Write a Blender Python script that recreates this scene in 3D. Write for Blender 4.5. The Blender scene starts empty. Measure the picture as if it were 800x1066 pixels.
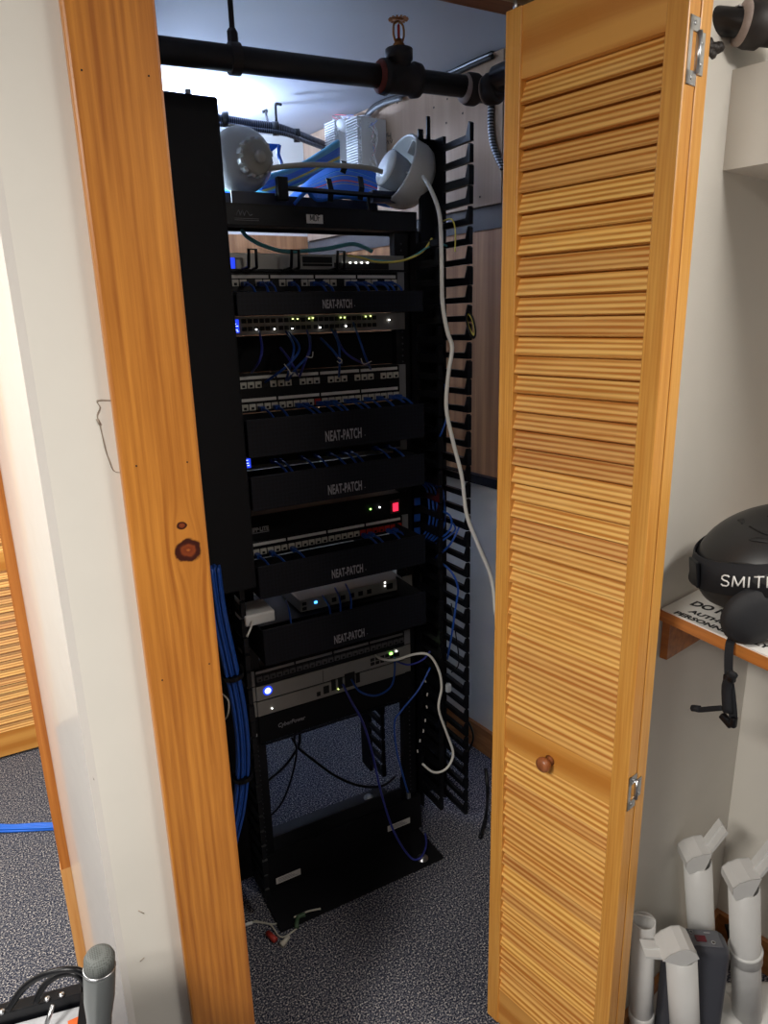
import bpy, bmesh, math, random
from mathutils import Vector, Matrix, Euler
random.seed(7)
PI = math.pi
R = math.radians
COL = bpy.context.scene.collection

# ------------------------------------------------------------------ camera
F, YAW, PIT, ROLL = 730.4, .4995, .27404, -.02636
CP = Vector((0, 0, 1.54))
fw = Vector((math.sin(YAW)*math.cos(PIT), math.cos(YAW)*math.cos(PIT), -math.sin(PIT)))
r0 = Vector((math.cos(YAW), -math.sin(YAW), 0))
u0 = r0.cross(fw)
rt = r0*math.cos(ROLL)+u0*math.sin(ROLL)
up = -r0*math.sin(ROLL)+u0*math.cos(ROLL)
cd = bpy.data.cameras.new('camera')
cd.sensor_fit = 'VERTICAL'; cd.sensor_height = 36; cd.lens = F*36/1066; cd.clip_start = .02
cam = bpy.data.objects.new('camera', cd); COL.objects.link(cam)
M = Matrix((rt, up, -fw)).transposed().to_4x4(); M.translation = CP
cam.matrix_world = M
bpy.context.scene.camera = cam

def at(px, py, x=None, y=None, z=None):
    """point of the place seen along a direction, at a known plane"""
    d = rt*((px-400)/F)+up*((533-py)/F)+fw
    if x is not None: t = (x-CP.x)/d.x
    elif y is not None: t = (y-CP.y)/d.y
    else: t = (z-CP.z)/d.z
    return CP+d*t

# ------------------------------------------------------------------ materials
MATS = {}
def nt(name):
    m = bpy.data.materials.new(name); m.use_nodes = True
    n = m.node_tree.nodes; l = m.node_tree.links
    return m, n, l, n['Principled BSDF']

def rgb(r, g, b):
    f = lambda c: ((c/255+.055)/1.055)**2.4 if c/255 > .04045 else c/255/12.92
    return (f(r), f(g), f(b), 1)

def plain(name, col, rough=.5, metal=0, var=.12, scale=30, spec=.5, bump=0, coat=0, trans=0):
    m, n, l, b = nt(name)
    tc = n.new('ShaderNodeTexCoord'); no = n.new('ShaderNodeTexNoise')
    no.inputs['Scale'].default_value = scale; no.inputs['Detail'].default_value = 3
    l.new(tc.outputs['Object'], no.inputs['Vector'])
    mx = n.new('ShaderNodeMix'); mx.data_type = 'RGBA'
    mx.inputs[6].default_value = tuple(c*(1-var) for c in col[:3])+(1,)
    mx.inputs[7].default_value = tuple(min(1, c*(1+var)) for c in col[:3])+(1,)
    l.new(no.outputs['Fac'], mx.inputs[0]); l.new(mx.outputs[2], b.inputs['Base Color'])
    b.inputs['Roughness'].default_value = rough; b.inputs['Metallic'].default_value = metal
    b.inputs['Specular IOR Level'].default_value = spec
    b.inputs['Coat Weight'].default_value = coat
    b.inputs['Transmission Weight'].default_value = trans
    if bump:
        bp = n.new('ShaderNodeBump'); bp.inputs['Strength'].default_value = bump; bp.inputs['Distance'].default_value = .002
        l.new(no.outputs['Fac'], bp.inputs['Height']); l.new(bp.outputs[0], b.inputs['Normal'])
    return m

def emit(name, col, s):
    m, n, l, b = nt(name)
    b.inputs['Base Color'].default_value = col
    b.inputs['Emission Color'].default_value = col; b.inputs['Emission Strength'].default_value = s
    return m

def wood(name, light, dark, axis='Z', streak=55, rough=.38, tone=False, knot=None, bands=0, coat=.25, contrast=1.0, bdir='DIAGONAL', bmix=.5, bdist=5):
    """pine: grain runs along `axis`"""
    m, n, l, b = nt(name)
    tc = n.new('ShaderNodeTexCoord'); vec = tc.outputs['Object']
    oi = n.new('ShaderNodeObjectInfo')
    add = n.new('ShaderNodeVectorMath'); add.operation = 'MULTIPLY_ADD'
    cx = n.new('ShaderNodeCombineXYZ')
    for i in range(3): l.new(oi.outputs['Random'], cx.inputs[i])
    l.new(cx.outputs[0], add.inputs[0]); add.inputs[1].default_value = (3, 3, 3); l.new(vec, add.inputs[2])
    v = add.outputs[0]
    if tone:
        at_ = n.new('ShaderNodeAttribute'); at_.attribute_name = 'tone'
        a2 = n.new('ShaderNodeVectorMath'); a2.operation = 'MULTIPLY_ADD'
        c2 = n.new('ShaderNodeCombineXYZ')
        for i in range(3): l.new(at_.outputs['Fac'], c2.inputs[i])
        l.new(c2.outputs[0], a2.inputs[0]); a2.inputs[1].default_value = (7, 9, 5); l.new(v, a2.inputs[2]); v = a2.outputs[0]
    mp = n.new('ShaderNodeMapping')
    sc = {'X': (.035, 1, 1), 'Y': (1, .035, 1), 'Z': (1, 1, .03)}[axis]
    mp.inputs['Scale'].default_value = sc
    l.new(v, mp.inputs['Vector']); src = mp.outputs[0]
    kd = None
    if knot:
        # ellipses of dark knot wood; the grain swings around them
        for (kx, kz, rx, rz) in knot:
            sp = n.new('ShaderNodeSeparateXYZ'); l.new(vec, sp.inputs[0])
            def mth(op, a, c):
                q = n.new('ShaderNodeMath'); q.operation = op
                for i, w in enumerate((a, c)):
                    if isinstance(w, (int, float)): q.inputs[i].default_value = w
                    else: l.new(w, q.inputs[i])
                return q.outputs[0]
            nz = n.new('ShaderNodeTexNoise'); nz.inputs['Scale'].default_value = 90; l.new(vec, nz.inputs['Vector'])
            jit = mth('MULTIPLY', nz.outputs['Fac'], .5)
            dx = mth('DIVIDE', mth('SUBTRACT', sp.outputs[0], kx), rx); dz = mth('DIVIDE', mth('SUBTRACT', sp.outputs[2], kz), rz)
            d = mth('ADD', mth('SQRT', mth('ADD', mth('MULTIPLY', dx, dx), mth('MULTIPLY', dz, dz)), 0), jit)
            kd = d if kd is None else mth('MINIMUM', kd, d)
            dz2 = mth('DIVIDE', dz, 2.6)
            d2 = mth('ADD', mth('MULTIPLY', dx, dx), mth('MULTIPLY', dz2, dz2))
            sw = mth('MULTIPLY', mth('DIVIDE', dx, mth('ADD', mth('MULTIPLY', d2, d2), 1.2)), -rx*.9)
            c3 = n.new('ShaderNodeCombineXYZ'); l.new(sw, c3.inputs[0])
            a3 = n.new('ShaderNodeVectorMath'); l.new(src, a3.inputs[0]); l.new(c3.outputs[0], a3.inputs[1]); src = a3.outputs[0]
    n1 = n.new('ShaderNodeTexNoise'); n1.inputs['Scale'].default_value = streak; n1.inputs['Detail'].default_value = 4; n1.inputs['Roughness'].default_value = .6
    l.new(src, n1.inputs['Vector'])
    fac = n1.outputs['Fac']
    if bands:
        w = n.new('ShaderNodeTexWave'); w.wave_type = 'BANDS'; w.bands_direction = bdir
        w.inputs['Scale'].default_value = bands; w.inputs['Distortion'].default_value = bdist; w.inputs['Detail'].default_value = 2
        w.inputs['Detail Scale'].default_value = .35
        l.new(src, w.inputs['Vector'])
        mm = n.new('ShaderNodeMix'); mm.data_type = 'FLOAT'; mm.inputs[0].default_value = bmix
        l.new(fac, mm.inputs[2]); l.new(w.outputs['Fac'], mm.inputs[3]); fac = mm.outputs[0]
    cr = n.new('ShaderNodeValToRGB'); e = cr.color_ramp.elements
    e[0].position = .5-.18/contrast; e[0].color = dark; e[1].position = .5+.16/contrast; e[1].color = light
    l.new(fac, cr.inputs[0]); out = cr.outputs[0]
    # broad tone change
    n2 = n.new('ShaderNodeTexNoise'); n2.inputs['Scale'].default_value = 6; l.new(src, n2.inputs['Vector'])
    hs = n.new('ShaderNodeHueSaturation'); l.new(out, hs.inputs['Color'])
    mr = n.new('ShaderNodeMapRange'); mr.inputs[3].default_value = .86; mr.inputs[4].default_value = 1.14
    l.new(n2.outputs['Fac'], mr.inputs[0])
    if tone:
        mr2 = n.new('ShaderNodeMapRange'); mr2.inputs[3].default_value = .84; mr2.inputs[4].default_value = 1.1
        l.new(at_.outputs['Fac'], mr2.inputs[0])
        ml = n.new('ShaderNodeMath'); ml.operation = 'MULTIPLY'; l.new(mr.outputs[0], ml.inputs[0]); l.new(mr2.outputs[0], ml.inputs[1])
        l.new(ml.outputs[0], hs.inputs['Value'])
        mr3 = n.new('ShaderNodeMapRange'); mr3.inputs[3].default_value = .491; mr3.inputs[4].default_value = .503
        l.new(at_.outputs['Fac'], mr3.inputs[0]); l.new(mr3.outputs[0], hs.inputs['Hue'])
    else: l.new(mr.outputs[0], hs.inputs['Value'])
    out = hs.outputs[0]
    if kd is not None:
        kr = n.new('ShaderNodeValToRGB'); k = kr.color_ramp.elements
        k[0].position = .18; k[0].color = rgb(190, 110, 50); k[1].position = 1; k[1].color = rgb(58, 18, 8)
        k2 = kr.color_ramp.elements.new(.42); k2.color = rgb(112, 46, 18); k2 = kr.color_ramp.elements.new(.7); k2.color = rgb(128, 58, 24); k2 = kr.color_ramp.elements.new(.86); k2.color = rgb(66, 22, 10)
        l.new(kd, kr.inputs[0])
        msk = n.new('ShaderNodeMapRange'); msk.inputs[1].default_value = 1.12; msk.inputs[2].default_value = 1.28
        msk.inputs[3].default_value = 1; msk.inputs[4].default_value = 0; l.new(kd, msk.inputs[0])
        mk = n.new('ShaderNodeMix'); mk.data_type = 'RGBA'
        l.new(msk.outputs[0], mk.inputs[0]); l.new(out, mk.inputs[6]); l.new(kr.outputs[0], mk.inputs[7]); out = mk.outputs[2]
    l.new(out, b.inputs['Base Color'])
    b.inputs['Roughness'].default_value = rough; b.inputs['Coat Weight'].default_value = coat; b.inputs['Coat Roughness'].default_value = .25
    bp = n.new('ShaderNodeBump'); bp.inputs['Strength'].default_value = .12; bp.inputs['Distance'].default_value = .001
    l.new(fac, bp.inputs['Height']); l.new(bp.outputs[0], b.inputs['Normal'])
    return m

def carpet():
    m, n, l, b = nt('carpet')
    tc = n.new('ShaderNodeTexCoord')
    a = n.new('ShaderNodeTexNoise'); a.inputs['Scale'].default_value = 230; a.inputs['Detail'].default_value = 3; a.inputs['Roughness'].default_value = .7
    l.new(tc.outputs['Object'], a.inputs['Vector'])
    cr = n.new('ShaderNodeValToRGB'); e = cr.color_ramp.elements
    e[0].position = .40; e[0].color = rgb(24, 30, 48); e[1].position = .64; e[1].color = rgb(226, 220, 214)
    x = e.new(.5); x.color = rgb(78, 83, 98); x = e.new(.57); x.color = rgb(140, 137, 140)
    l.new(a.outputs['Fac'], cr.inputs[0]); l.new(cr.outputs[0], b.inputs['Base Color'])
    b.inputs['Roughness'].default_value = 1; b.inputs['Specular IOR Level'].default_value = .1
    bp = n.new('ShaderNodeBump'); bp.inputs['Strength'].default_value = .8; bp.inputs['Distance'].default_value = .004
    l.new(a.outputs['Fac'], bp.inputs['Height']); l.new(bp.outputs[0], b.inputs['Normal'])
    return m

def mesh_cover(name, col, vs=110):
    """black cover with a faint hexagon texture"""
    m, n, l, b = nt(name)
    tc = n.new('ShaderNodeTexCoord'); v = n.new('ShaderNodeTexVoronoi'); v.inputs['Scale'].default_value = vs; v.inputs['Randomness'].default_value = .12
    l.new(tc.outputs['Object'], v.inputs['Vector'])
    cr = n.new('ShaderNodeValToRGB'); e = cr.color_ramp.elements
    e[0].position = .25; e[0].color = tuple(c*.55 for c in col[:3])+(1,); e[1].position = .55; e[1].color = col
    l.new(v.outputs['Distance'], cr.inputs[0]); l.new(cr.outputs[0], b.inputs['Base Color'])
    b.inputs['Roughness'].default_value = .6; b.inputs['Specular IOR Level'].default_value = .25
    return m

def stripes(name, c1, c2, scale, axis='Z', rough=.5, metal=0):
    m, n, l, b = nt(name)
    tc = n.new('ShaderNodeTexCoord'); w = n.new('ShaderNodeTexWave'); w.bands_direction = axis; w.inputs['Scale'].default_value = scale
    w.inputs['Distortion'].default_value = .4
    l.new(tc.outputs['Object'], w.inputs['Vector'])
    cr = n.new('ShaderNodeValToRGB'); e = cr.color_ramp.elements
    e[0].position = .35; e[0].color = c1; e[1].position = .6; e[1].color = c2
    l.new(w.outputs['Fac'], cr.inputs[0]); l.new(cr.outputs[0], b.inputs['Base Color'])
    b.inputs['Roughness'].default_value = rough; b.inputs['Metallic'].default_value = metal
    return m

WL, WD = rgb(232, 168, 82), rgb(198, 120, 42)
m_slat = wood('slat_pine', rgb(248, 198, 112), rgb(196, 126, 50), 'Y', 150, tone=True, contrast=1.0, bands=36, bdir='Z', bmix=.36, bdist=6)
m_stile = wood('stile_pine', rgb(232, 170, 82), rgb(212, 142, 58), 'Z', 190, bands=60, bdir='Y', bmix=.1, bdist=3)
m_rail = wood('rail_pine', rgb(230, 166, 82), rgb(206, 134, 54), 'Y', 60, bands=9, bmix=.4)
m_case = wood('casing_pine', rgb(204, 134, 54), rgb(158, 92, 32), 'Z', 120, bands=26, bdir='X', bmix=.13, bdist=8, contrast=.8,
              knot=[(-.001, .0, .0185, .0170), (-.006, .0360, .0075, .0055)])
m_header = wood('header_wood', rgb(150, 92, 48), rgb(110, 62, 30), 'X', 60)
m_stain = wood('stained_wood', rgb(206, 132, 62), rgb(172, 98, 40), 'Z', 90)
m_stainy = wood('stained_wood_lengthwise', rgb(190, 118, 54), rgb(144, 82, 36), 'Y', 60)
m_base = wood('base_board_wood', rgb(190, 130, 76), rgb(150, 92, 48), 'Y', 50)
m_palewood = wood('pale_wood', rgb(240, 190, 125), rgb(215, 150, 85), 'Z', 60)
m_knob = wood('knob_wood', rgb(176, 106, 62), rgb(130, 72, 40), 'Z', 60)
m_carpet = carpet()
m_wall = plain('white_wall_paint', rgb(220, 216, 207), .55, var=.03, scale=14, bump=.25)
m_gloss = plain('glossy_white_paint', rgb(226, 222, 216), .16, var=.04, scale=9, bump=.35, coat=.5)
m_ceil = plain('ceiling_paint', rgb(192, 193, 200), .8, var=.03, scale=5)
m_black = plain('black_steel', rgb(15, 16, 21), .45, spec=.3, var=.15)
m_blackp = plain('black_plastic', rgb(11, 12, 16), .38, spec=.3, var=.1)
m_blackm = plain('matte_black_cover', rgb(11, 12, 17), .75, spec=.3, var=.1)
m_pipe = plain('black_iron', rgb(30, 28, 28), .42, var=.25, scale=25)
m_iron = plain('cast_fitting', rgb(46, 40, 38), .55, var=.3, scale=60, bump=.4)
m_paste = plain('thread_sealant', rgb(176, 160, 152), .7, var=.3, scale=80, bump=.5)
m_redpaste = plain('red_thread_sealant', rgb(130, 60, 50), .7, var=.3, scale=80)
m_brass = plain('brass', rgb(176, 120, 70), .35, 1)
m_glassred = plain('red_bulb', rgb(190, 40, 30), .2)
m_steel = plain('zinc_steel', rgb(190, 192, 195), .32, 1, var=.1)
m_silver = plain('silver_panel', rgb(158, 156, 150), .4, .4, var=.06)
m_alu = plain('silver_strip', rgb(150, 150, 150), .4, .3)
m_grey = plain('grey_jack', rgb(215, 212, 200), .5)
m_rjblk = plain('jack_hole', rgb(10, 10, 12), .6)
m_redj = plain('red_jack', rgb(190, 50, 36), .45)
m_np = mesh_cover('cover_texture', rgb(17, 20, 30))
m_txt = plain('grey_print', rgb(190, 190, 192), .5)
m_txtd = plain('dim_grey_print', rgb(150, 150, 156), .5)
m_blue = plain('blue_cable', rgb(24, 72, 156), .4, var=.08)
m_litblue = plain('lit_blue_bundle', rgb(48, 128, 240), .4, var=.08)  # lit version of the cable blue: lamp light painted into the colour
m_bluev = plain('violet_blue_cable', rgb(52, 60, 150), .4, var=.08)
m_cyan = plain('pale_blue_cable', rgb(96, 186, 225), .4)
m_pink = plain('pink_cable', rgb(232, 104, 124), .4)
m_yel = plain('yellow_cable', rgb(226, 212, 100), .4)
m_teal = plain('teal_cable', rgb(90, 170, 180), .4)
m_wcab = plain('white_cable', rgb(226, 224, 216), .4, var=.04)
m_white = plain('white_plastic', rgb(226, 226, 224), .35, var=.03)
m_cream = plain('cream_cord', rgb(200, 196, 182), .45)
m_clear = plain('clear_cup', rgb(225, 230, 235), .12, var=.02, trans=.55)
m_label = plain('paper_label', rgb(235, 233, 228), .6, var=.04)
m_ink = plain('black_ink', rgb(14, 14, 15), .6)
m_ply = wood('plywood', rgb(190, 160, 134), rgb(164, 134, 110), 'Z', 18, rough=.7, coat=0)
m_panel = wood('wall_panelling', rgb(190, 138, 92), rgb(142, 96, 60), 'Z', 30, rough=.6, coat=0)
m_greyband = plain('grey_band_paint', rgb(96, 90, 86), .7)
m_dryer = plain('white_dryer_plastic', rgb(214, 214, 212), .35, var=.03)
m_dryin = plain('dryer_tube_inside', rgb(120, 120, 120), .6)
m_dgrey = plain('dark_grey_plastic', rgb(66, 68, 76), .42, var=.06)
m_red = plain('dark_red_window', rgb(92, 22, 34), .25)
m_helm = plain('matt_black_shell', rgb(30, 30, 31), .42, var=.1, scale=60)
m_fabric = plain('black_webbing', rgb(15, 16, 22), .8, var=.2, scale=200)
m_pad = plain('black_ear_pad', rgb(26, 27, 31), .7, var=.2, scale=120)
m_mic = plain('grey_microphone_body', rgb(104, 108, 108), .32, .35, var=.05)
m_grille = mesh_cover('grille', rgb(104, 108, 106), 420)
m_orange = plain('orange_sticker', rgb(236, 110, 50), .5)
m_greypanel = plain('light_grey_panel', rgb(186, 188, 192), .45)
m_armor = stripes('armoured_sheath', rgb(20, 20, 22), rgb(170, 170, 175), 38, 'Z', .4, .5)
m_armorx = stripes('armoured_sheath_lengthwise', rgb(26, 27, 32), rgb(96, 100, 112), 45, 'X', .4, .5)
m_lcd = emit('blue_display', (.02, .06, .9, 1), .7)
m_lcdw = emit('display_figures', (.35, .45, 1, 1), 2.0)
m_ledw = emit('white_indicator', (1, 1, .95, 1), 3.5)
m_ledg = emit('green_indicator', (.35, 1, .15, 1), 3)
m_leda = emit('amber_green_indicator', (.8, 1, .25, 1), 2.5)
m_ledb = emit('blue_indicator', (.05, .3, 1, 1), 4)
m_ledr = emit('red_switch_glow', (1, .02, .06, 1), 1.2)
m_bulb = emit('lit_bulb', (.72, .85, 1, 1), 30)

# ------------------------------------------------------------------ mesh builder
class MB:
    def __init__(s): s.v = []; s.f = []; s.sm = []; s.tone = []
    def add(s, v, f, smooth=False, tone=0.):
        o = len(s.v); s.v += [Vector(p) for p in v]; s.f += [tuple(i+o for i in q) for q in f]
        s.sm += [smooth]*len(f); s.tone += [tone]*len(f); return s
    def bm(s, b, mat=None, smooth=False, tone=0.):
        b.verts.index_update(); v = [(mat @ p.co if mat else p.co.copy()) for p in b.verts]
        f = [[q.index for q in p.verts] for p in b.faces]; b.free(); return s.add(v, f, smooth, tone)
    def box(s, c, d, rot=None, bev=0, seg=2, smooth=False, tone=0., mat=None):
        b = bmesh.new(); bmesh.ops.create_cube(b, size=1)
        for q in b.verts: q.co = Vector((q.co.x*d[0], q.co.y*d[1], q.co.z*d[2]))
        if bev: bmesh.ops.bevel(b, geom=b.edges[:], offset=bev, segments=seg, profile=.5, affect='EDGES')
        m = Matrix.Translation(Vector(c)) @ (rot.to_4x4() if rot else Matrix())
        if mat: m = mat @ m
        return s.bm(b, m, smooth, tone)
    def b2(s, lo, hi, bev=0, **k):
        lo = Vector(lo); hi = Vector(hi); return s.box((lo+hi)/2, hi-lo, bev=bev, **k)
    def prism(s, poly, z0, z1):
        n = len(poly); v = [(x, y, z0) for x, y in poly]+[(x, y, z1) for x, y in poly]
        f = [tuple(range(n))[::-1], tuple(range(n, 2*n))]+[(i, (i+1) % n, n+(i+1) % n, n+i) for i in range(n)]
        return s.add(v, f)
    def extr(s, prof, w, mat):
        """profile (a,b) extruded along local y by +-w/2; local x=a, z=b"""
        n = len(prof); v = [mat @ Vector((a, -w/2, b)) for a, b in prof]+[mat @ Vector((a, w/2, b)) for a, b in prof]
        f = [tuple(range(n)), tuple(range(n, 2*n))[::-1]]+[((i+1) % n, i, n+i, n+(i+1) % n) for i in range(n)]
        return s.add(v, f)
    def tube(s, pts, r, seg=8, sub=5, caps=True, flat=None):
        pts = [Vector(p) for p in pts]
        if sub > 1 and len(pts) > 2:
            q = []
            for i in range(len(pts)-1):
                p0 = pts[max(i-1, 0)]; p1 = pts[i]; p2 = pts[i+1]; p3 = pts[min(i+2, len(pts)-1)]
                for k in range(sub):
                    t = k/sub
                    q.append(.5*((2*p1)+(p2-p0)*t+(2*p0-5*p1+4*p2-p3)*t*t+(3*p1-p0-3*p2+p3)*t**3))
            q.append(pts[-1]); pts = q
        n = len(pts); v = []; nrm = None
        for i, p in enumerate(pts):
            t = (pts[min(i+1, n-1)]-pts[max(i-1, 0)]).normalized()
            if nrm is None:
                nrm = t.orthogonal().normalized() if flat is None else (Vector(flat)-t*Vector(flat).dot(t)).normalized()
            else:
                nrm = nrm-t*nrm.dot(t)
                nrm = nrm.normalized() if nrm.length > 1e-6 else t.orthogonal().normalized()
            bn = t.cross(nrm)
            rr = r(i/(n-1)) if callable(r) else r
            ra, rb = rr if isinstance(rr, tuple) else (rr, rr)
            for k in range(seg):
                a = 2*PI*k/seg+(PI/4 if seg == 4 else 0); v.append(p+nrm*math.cos(a)*ra+bn*math.sin(a)*rb)
        f = [(i*seg+k, i*seg+(k+1) % seg, (i+1)*seg+(k+1) % seg, (i+1)*seg+k) for i in range(n-1) for k in range(seg)]
        if caps: f += [tuple(range(seg))[::-1], tuple((n-1)*seg+k for k in range(seg))]
        return s.add(v, f, seg > 4)
    def lathe(s, prof, mat=None, seg=24, smooth=True, sx=1, sy=1):
        """prof = [(r,z)...] around local z"""
        v = []; n = len(prof)
        for r, z in prof:
            for k in range(seg):
                a = 2*PI*k/seg; p = Vector((r*math.cos(a)*sx, r*math.sin(a)*sy, z)); v.append(mat @ p if mat else p)
        f = [(i*seg+k, i*seg+(k+1) % seg, (i+1)*seg+(k+1) % seg, (i+1)*seg+k) for i in range(n-1) for k in range(seg)]
        if prof[0][0] > 1e-6: f.append(tuple(range(seg))[::-1])
        if prof[-1][0] > 1e-6: f.append(tuple((n-1)*seg+k for k in range(seg)))
        return s.add(v, f, smooth)

def frame(o, z, x=None):
    """matrix at o with local z along z"""
    z = Vector(z).normalized(); x = Vector(x) if x is not None else z.orthogonal()
    x = (x-z*x.dot(z)).normalized(); y = z.cross(x)
    m = Matrix((x, y, z)).transposed().to_4x4(); m.translation = Vector(o); return m

def obj(name, mb, mat, parent=None, off=None, kind=None, label=None):
    me = bpy.data.meshes.new(name); off = Vector(off) if off is not None else Vector()
    me.from_pydata([p-off for p in mb.v], [], mb.f)
    b = bmesh.new(); b.from_mesh(me); bmesh.ops.remove_doubles(b, verts=b.verts, dist=1e-6)
    ok = len(b.faces) == len(mb.f)
    if ok: bmesh.ops.recalc_face_normals(b, faces=b.faces); b.to_mesh(me)
    b.free()
    me.polygons.foreach_set('use_smooth', mb.sm[:len(me.polygons)] if ok else [False]*len(me.polygons))
    if any(mb.tone):
        a = me.attributes.new('tone', 'FLOAT', 'FACE')
        for i, t in enumerate(mb.tone[:len(me.polygons)]): a.data[i].value = t
    me.materials.append(mat)
    o = bpy.data.objects.new(name, me); COL.objects.link(o)
    if parent: o.parent = parent
    if kind: o['kind'] = kind
    if label: o['label'] = label
    return o

def tag(o, label, cat, group=None, kind=None):
    o['label'] = label; o['category'] = cat
    if group: o['group'] = group
    if kind: o['kind'] = kind
    return o

class Thing:
    """an Empty at the thing's base; parts given in world coordinates (or local when loc is the origin of work)"""
    def __init__(s, name, label, cat, loc=(0, 0, 0), rz=0, group=None, kind=None, local=False):
        s.o = bpy.data.objects.new(name, None); COL.objects.link(s.o); s.o.empty_display_size = .05
        s.loc = Vector(loc); s.o.location = loc; s.o.rotation_euler = (0, 0, rz); tag(s.o, label, cat, group, kind)
        s.off = Vector() if local else s.loc
    def part(s, name, mb, mat, parent=None, label=None, kind=None):
        return obj(name, mb, mat, parent or s.o, s.off, kind, label)
def single(name, mb, mat, label, cat, loc=None, group=None, kind=None):
    loc = Vector(loc) if loc is not None else Vector((sum(p.x for p in mb.v)/len(mb.v), sum(p.y for p in mb.v)/len(mb.v), min(p.z for p in mb.v)))
    o = obj(name, mb, mat, None, loc); o.location = loc; return tag(o, label, cat, group, kind)
def copy_tree(o, parent=None):
    c = o.copy(); COL.objects.link(c); c.parent = parent
    for ch in list(o.children): copy_tree(ch, c)
    return c
def text_mb(body, size, mat, sx=1, bold=0, ext=.0004, align='LEFT', shear=0, fn=None, spacing=1):
    c = bpy.data.curves.new('t', 'FONT'); c.body = body; c.size = size; c.align_x = align; c.offset = bold; c.extrude = ext; c.shear = shear
    c.space_character = spacing; c.resolution_u = 3
    o = bpy.data.objects.new('t', c); COL.objects.link(o)
    bpy.context.view_layer.update()
    me = bpy.data.meshes.new_from_object(o.evaluated_get(bpy.context.evaluated_depsgraph_get()))
    mb = MB(); v = []
    for p in me.vertices:
        q = Vector((p.co.x*sx, p.co.y, p.co.z)); v.append(fn(q) if fn else mat @ q)
    me.calc_loop_triangles(); mb.add(v, [tuple(p.vertices) for p in me.loop_triangles])
    bpy.data.objects.remove(o); bpy.data.curves.remove(c); bpy.data.meshes.remove(me)
    return mb
STROKES = {'S': [[(.62, .86), (.5, .98), (.2, 1), (.05, .86), (.05, .66), (.2, .54), (.48, .46), (.62, .34), (.62, .14), (.48, 0), (.18, 0), (.03, .14)]],
    'M': [[(0, 0), (.04, 1)], [(.04, 1), (.42, .12)], [(.42, .12), (.80, 1)], [(.80, 1), (.84, 0)]], 'I': [[(.05, 0), (.05, 1)]],
    'T': [[(0, 1), (.7, 1)], [(.35, 1), (.35, 0)]], 'H': [[(0, 0), (0, 1)], [(.65, 0), (.65, 1)], [(0, .5), (.65, .5)]],
    'D': [[(0, 0), (0, 1)], [(0, 1), (.35, 1), (.58, .8), (.62, .5), (.58, .2), (.35, 0), (0, 0)]], 'F': [[(0, 0), (0, 1)], [(0, 1), (.55, 1)], [(0, .53), (.45, .53)]]}
ADV = {'S': .92, 'M': 1.12, 'I': .38, 'T': .92, 'H': .98, 'D': .88, 'F': .8}
def strokes_mb(word, h, r, fn, wide=1.0, nrm=(0, -1, 0)):
    mb = MB(); x = 0
    for ch in word:
        for st in STROKES[ch]:
            pts = [Vector(((x+a*wide)*h, b*h, 0)) for a, b in st]; q = []
            for i in range(len(pts)-1):
                m_ = max(1, int((pts[i+1]-pts[i]).length/(h*.25)))
                q += [pts[i].lerp(pts[i+1], k/m_) for k in range(m_)]
            q.append(pts[-1]); mb.tube([fn(p) for p in q], (r, r*.35) if nrm is None else r, 6, 1)
        x += ADV[ch]*wide
    return mb, x*h
FRONT = Matrix(((1, 0, 0), (0, 0, -1), (0, 1, 0))).to_4x4()     # text xy -> world XZ facing -Y
def front_at(p, ang=0):
    return Matrix.Translation(Vector(p)) @ FRONT

# ================================================================== THE SETTING
def struct(name, mb, mat, label, cat): return single(name, mb, mat, label, cat, loc=(0, 0, 0), kind='structure')
struct('floor', MB().b2((-3.2, -1.6, -.05), (2.2, 3.4, 0)), m_carpet, 'speckled blue and grey loop carpet covering the whole floor', 'floor')
struct('ceiling', MB().b2((-3.2, -1.6, 2.23), (2.2, 3.4, 2.3)), m_ceil, 'painted plaster ceiling above the closet and room', 'ceiling')
wf = [(.0335, .93), (.225, .93), (.225, 1.05), (.09, 1.05), (.06, 1.155), (-.008, 1.155)]
w = MB(); w.prism([(.036, .93), (.212, .93), (.212, 1.05), (.10, 1.05), (.07, 1.155), (.03, 1.155)], 0, 2.23)
wall_front = struct('wall_front', w, m_wall, 'white plastered wall end left of the closet doorway', 'wall')
# glossy painted return: a sheet with thickness along the end of that wall
a = Vector((.0335, .93)); b_ = Vector((-.008, 1.155)); d = (b_-a).normalized(); nn = Vector((d.y, -d.x))
g = MB(); g.prism([tuple(a-d*.002), tuple(a-d*.002+nn*.012), tuple(b_+nn*.012), tuple(b_)], 0, 2.228)
struct('trim_1', g, m_gloss, 'glossy white painted jamb board on the end of the wall', 'trim')
struct('trim_2', MB().b2((-.0235, 1.157, .63), (.0, 1.178, 2.2)), m_stain, 'narrow orange brown casing edge behind the painted wall end', 'trim')
struct('trim_3', MB().b2((-.0245, 1.157, .0), (.0, 1.180, .63)), m_palewood, 'paler wood piece at the foot of the narrow brown casing', 'trim')
# crack and torn plaster on the wall
ck = MB()
pts = [at(x, y, y=.9296) for x, y in ((116, 417), (101, 417), (104, 424), (101, 432), (103, 440), (106, 452), (109, 466), (113, 478), (118, 490), (126, 492))]
ck.tube(pts, lambda t: (.0005+.0006*abs(math.sin(t*17)), .0005), 5, 3)
ck.tube([at(101, 436, y=.9296), at(104, 442, y=.9296)], .0016, 6, 1)
for (x, y, x2, y2) in ((144, 948, 150, 951), (146, 1001, 150, 997), (96, 808, 98, 812), (178, 880, 180, 884)): ck.tube([at(x, y, y=.9296), at(x2, y2, y=.9296)], .0007, 5, 1)
obj('crack', ck, plain('crack_shadow', rgb(150, 138, 124), .9), wall_front, label='ragged crack in the plaster')
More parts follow.
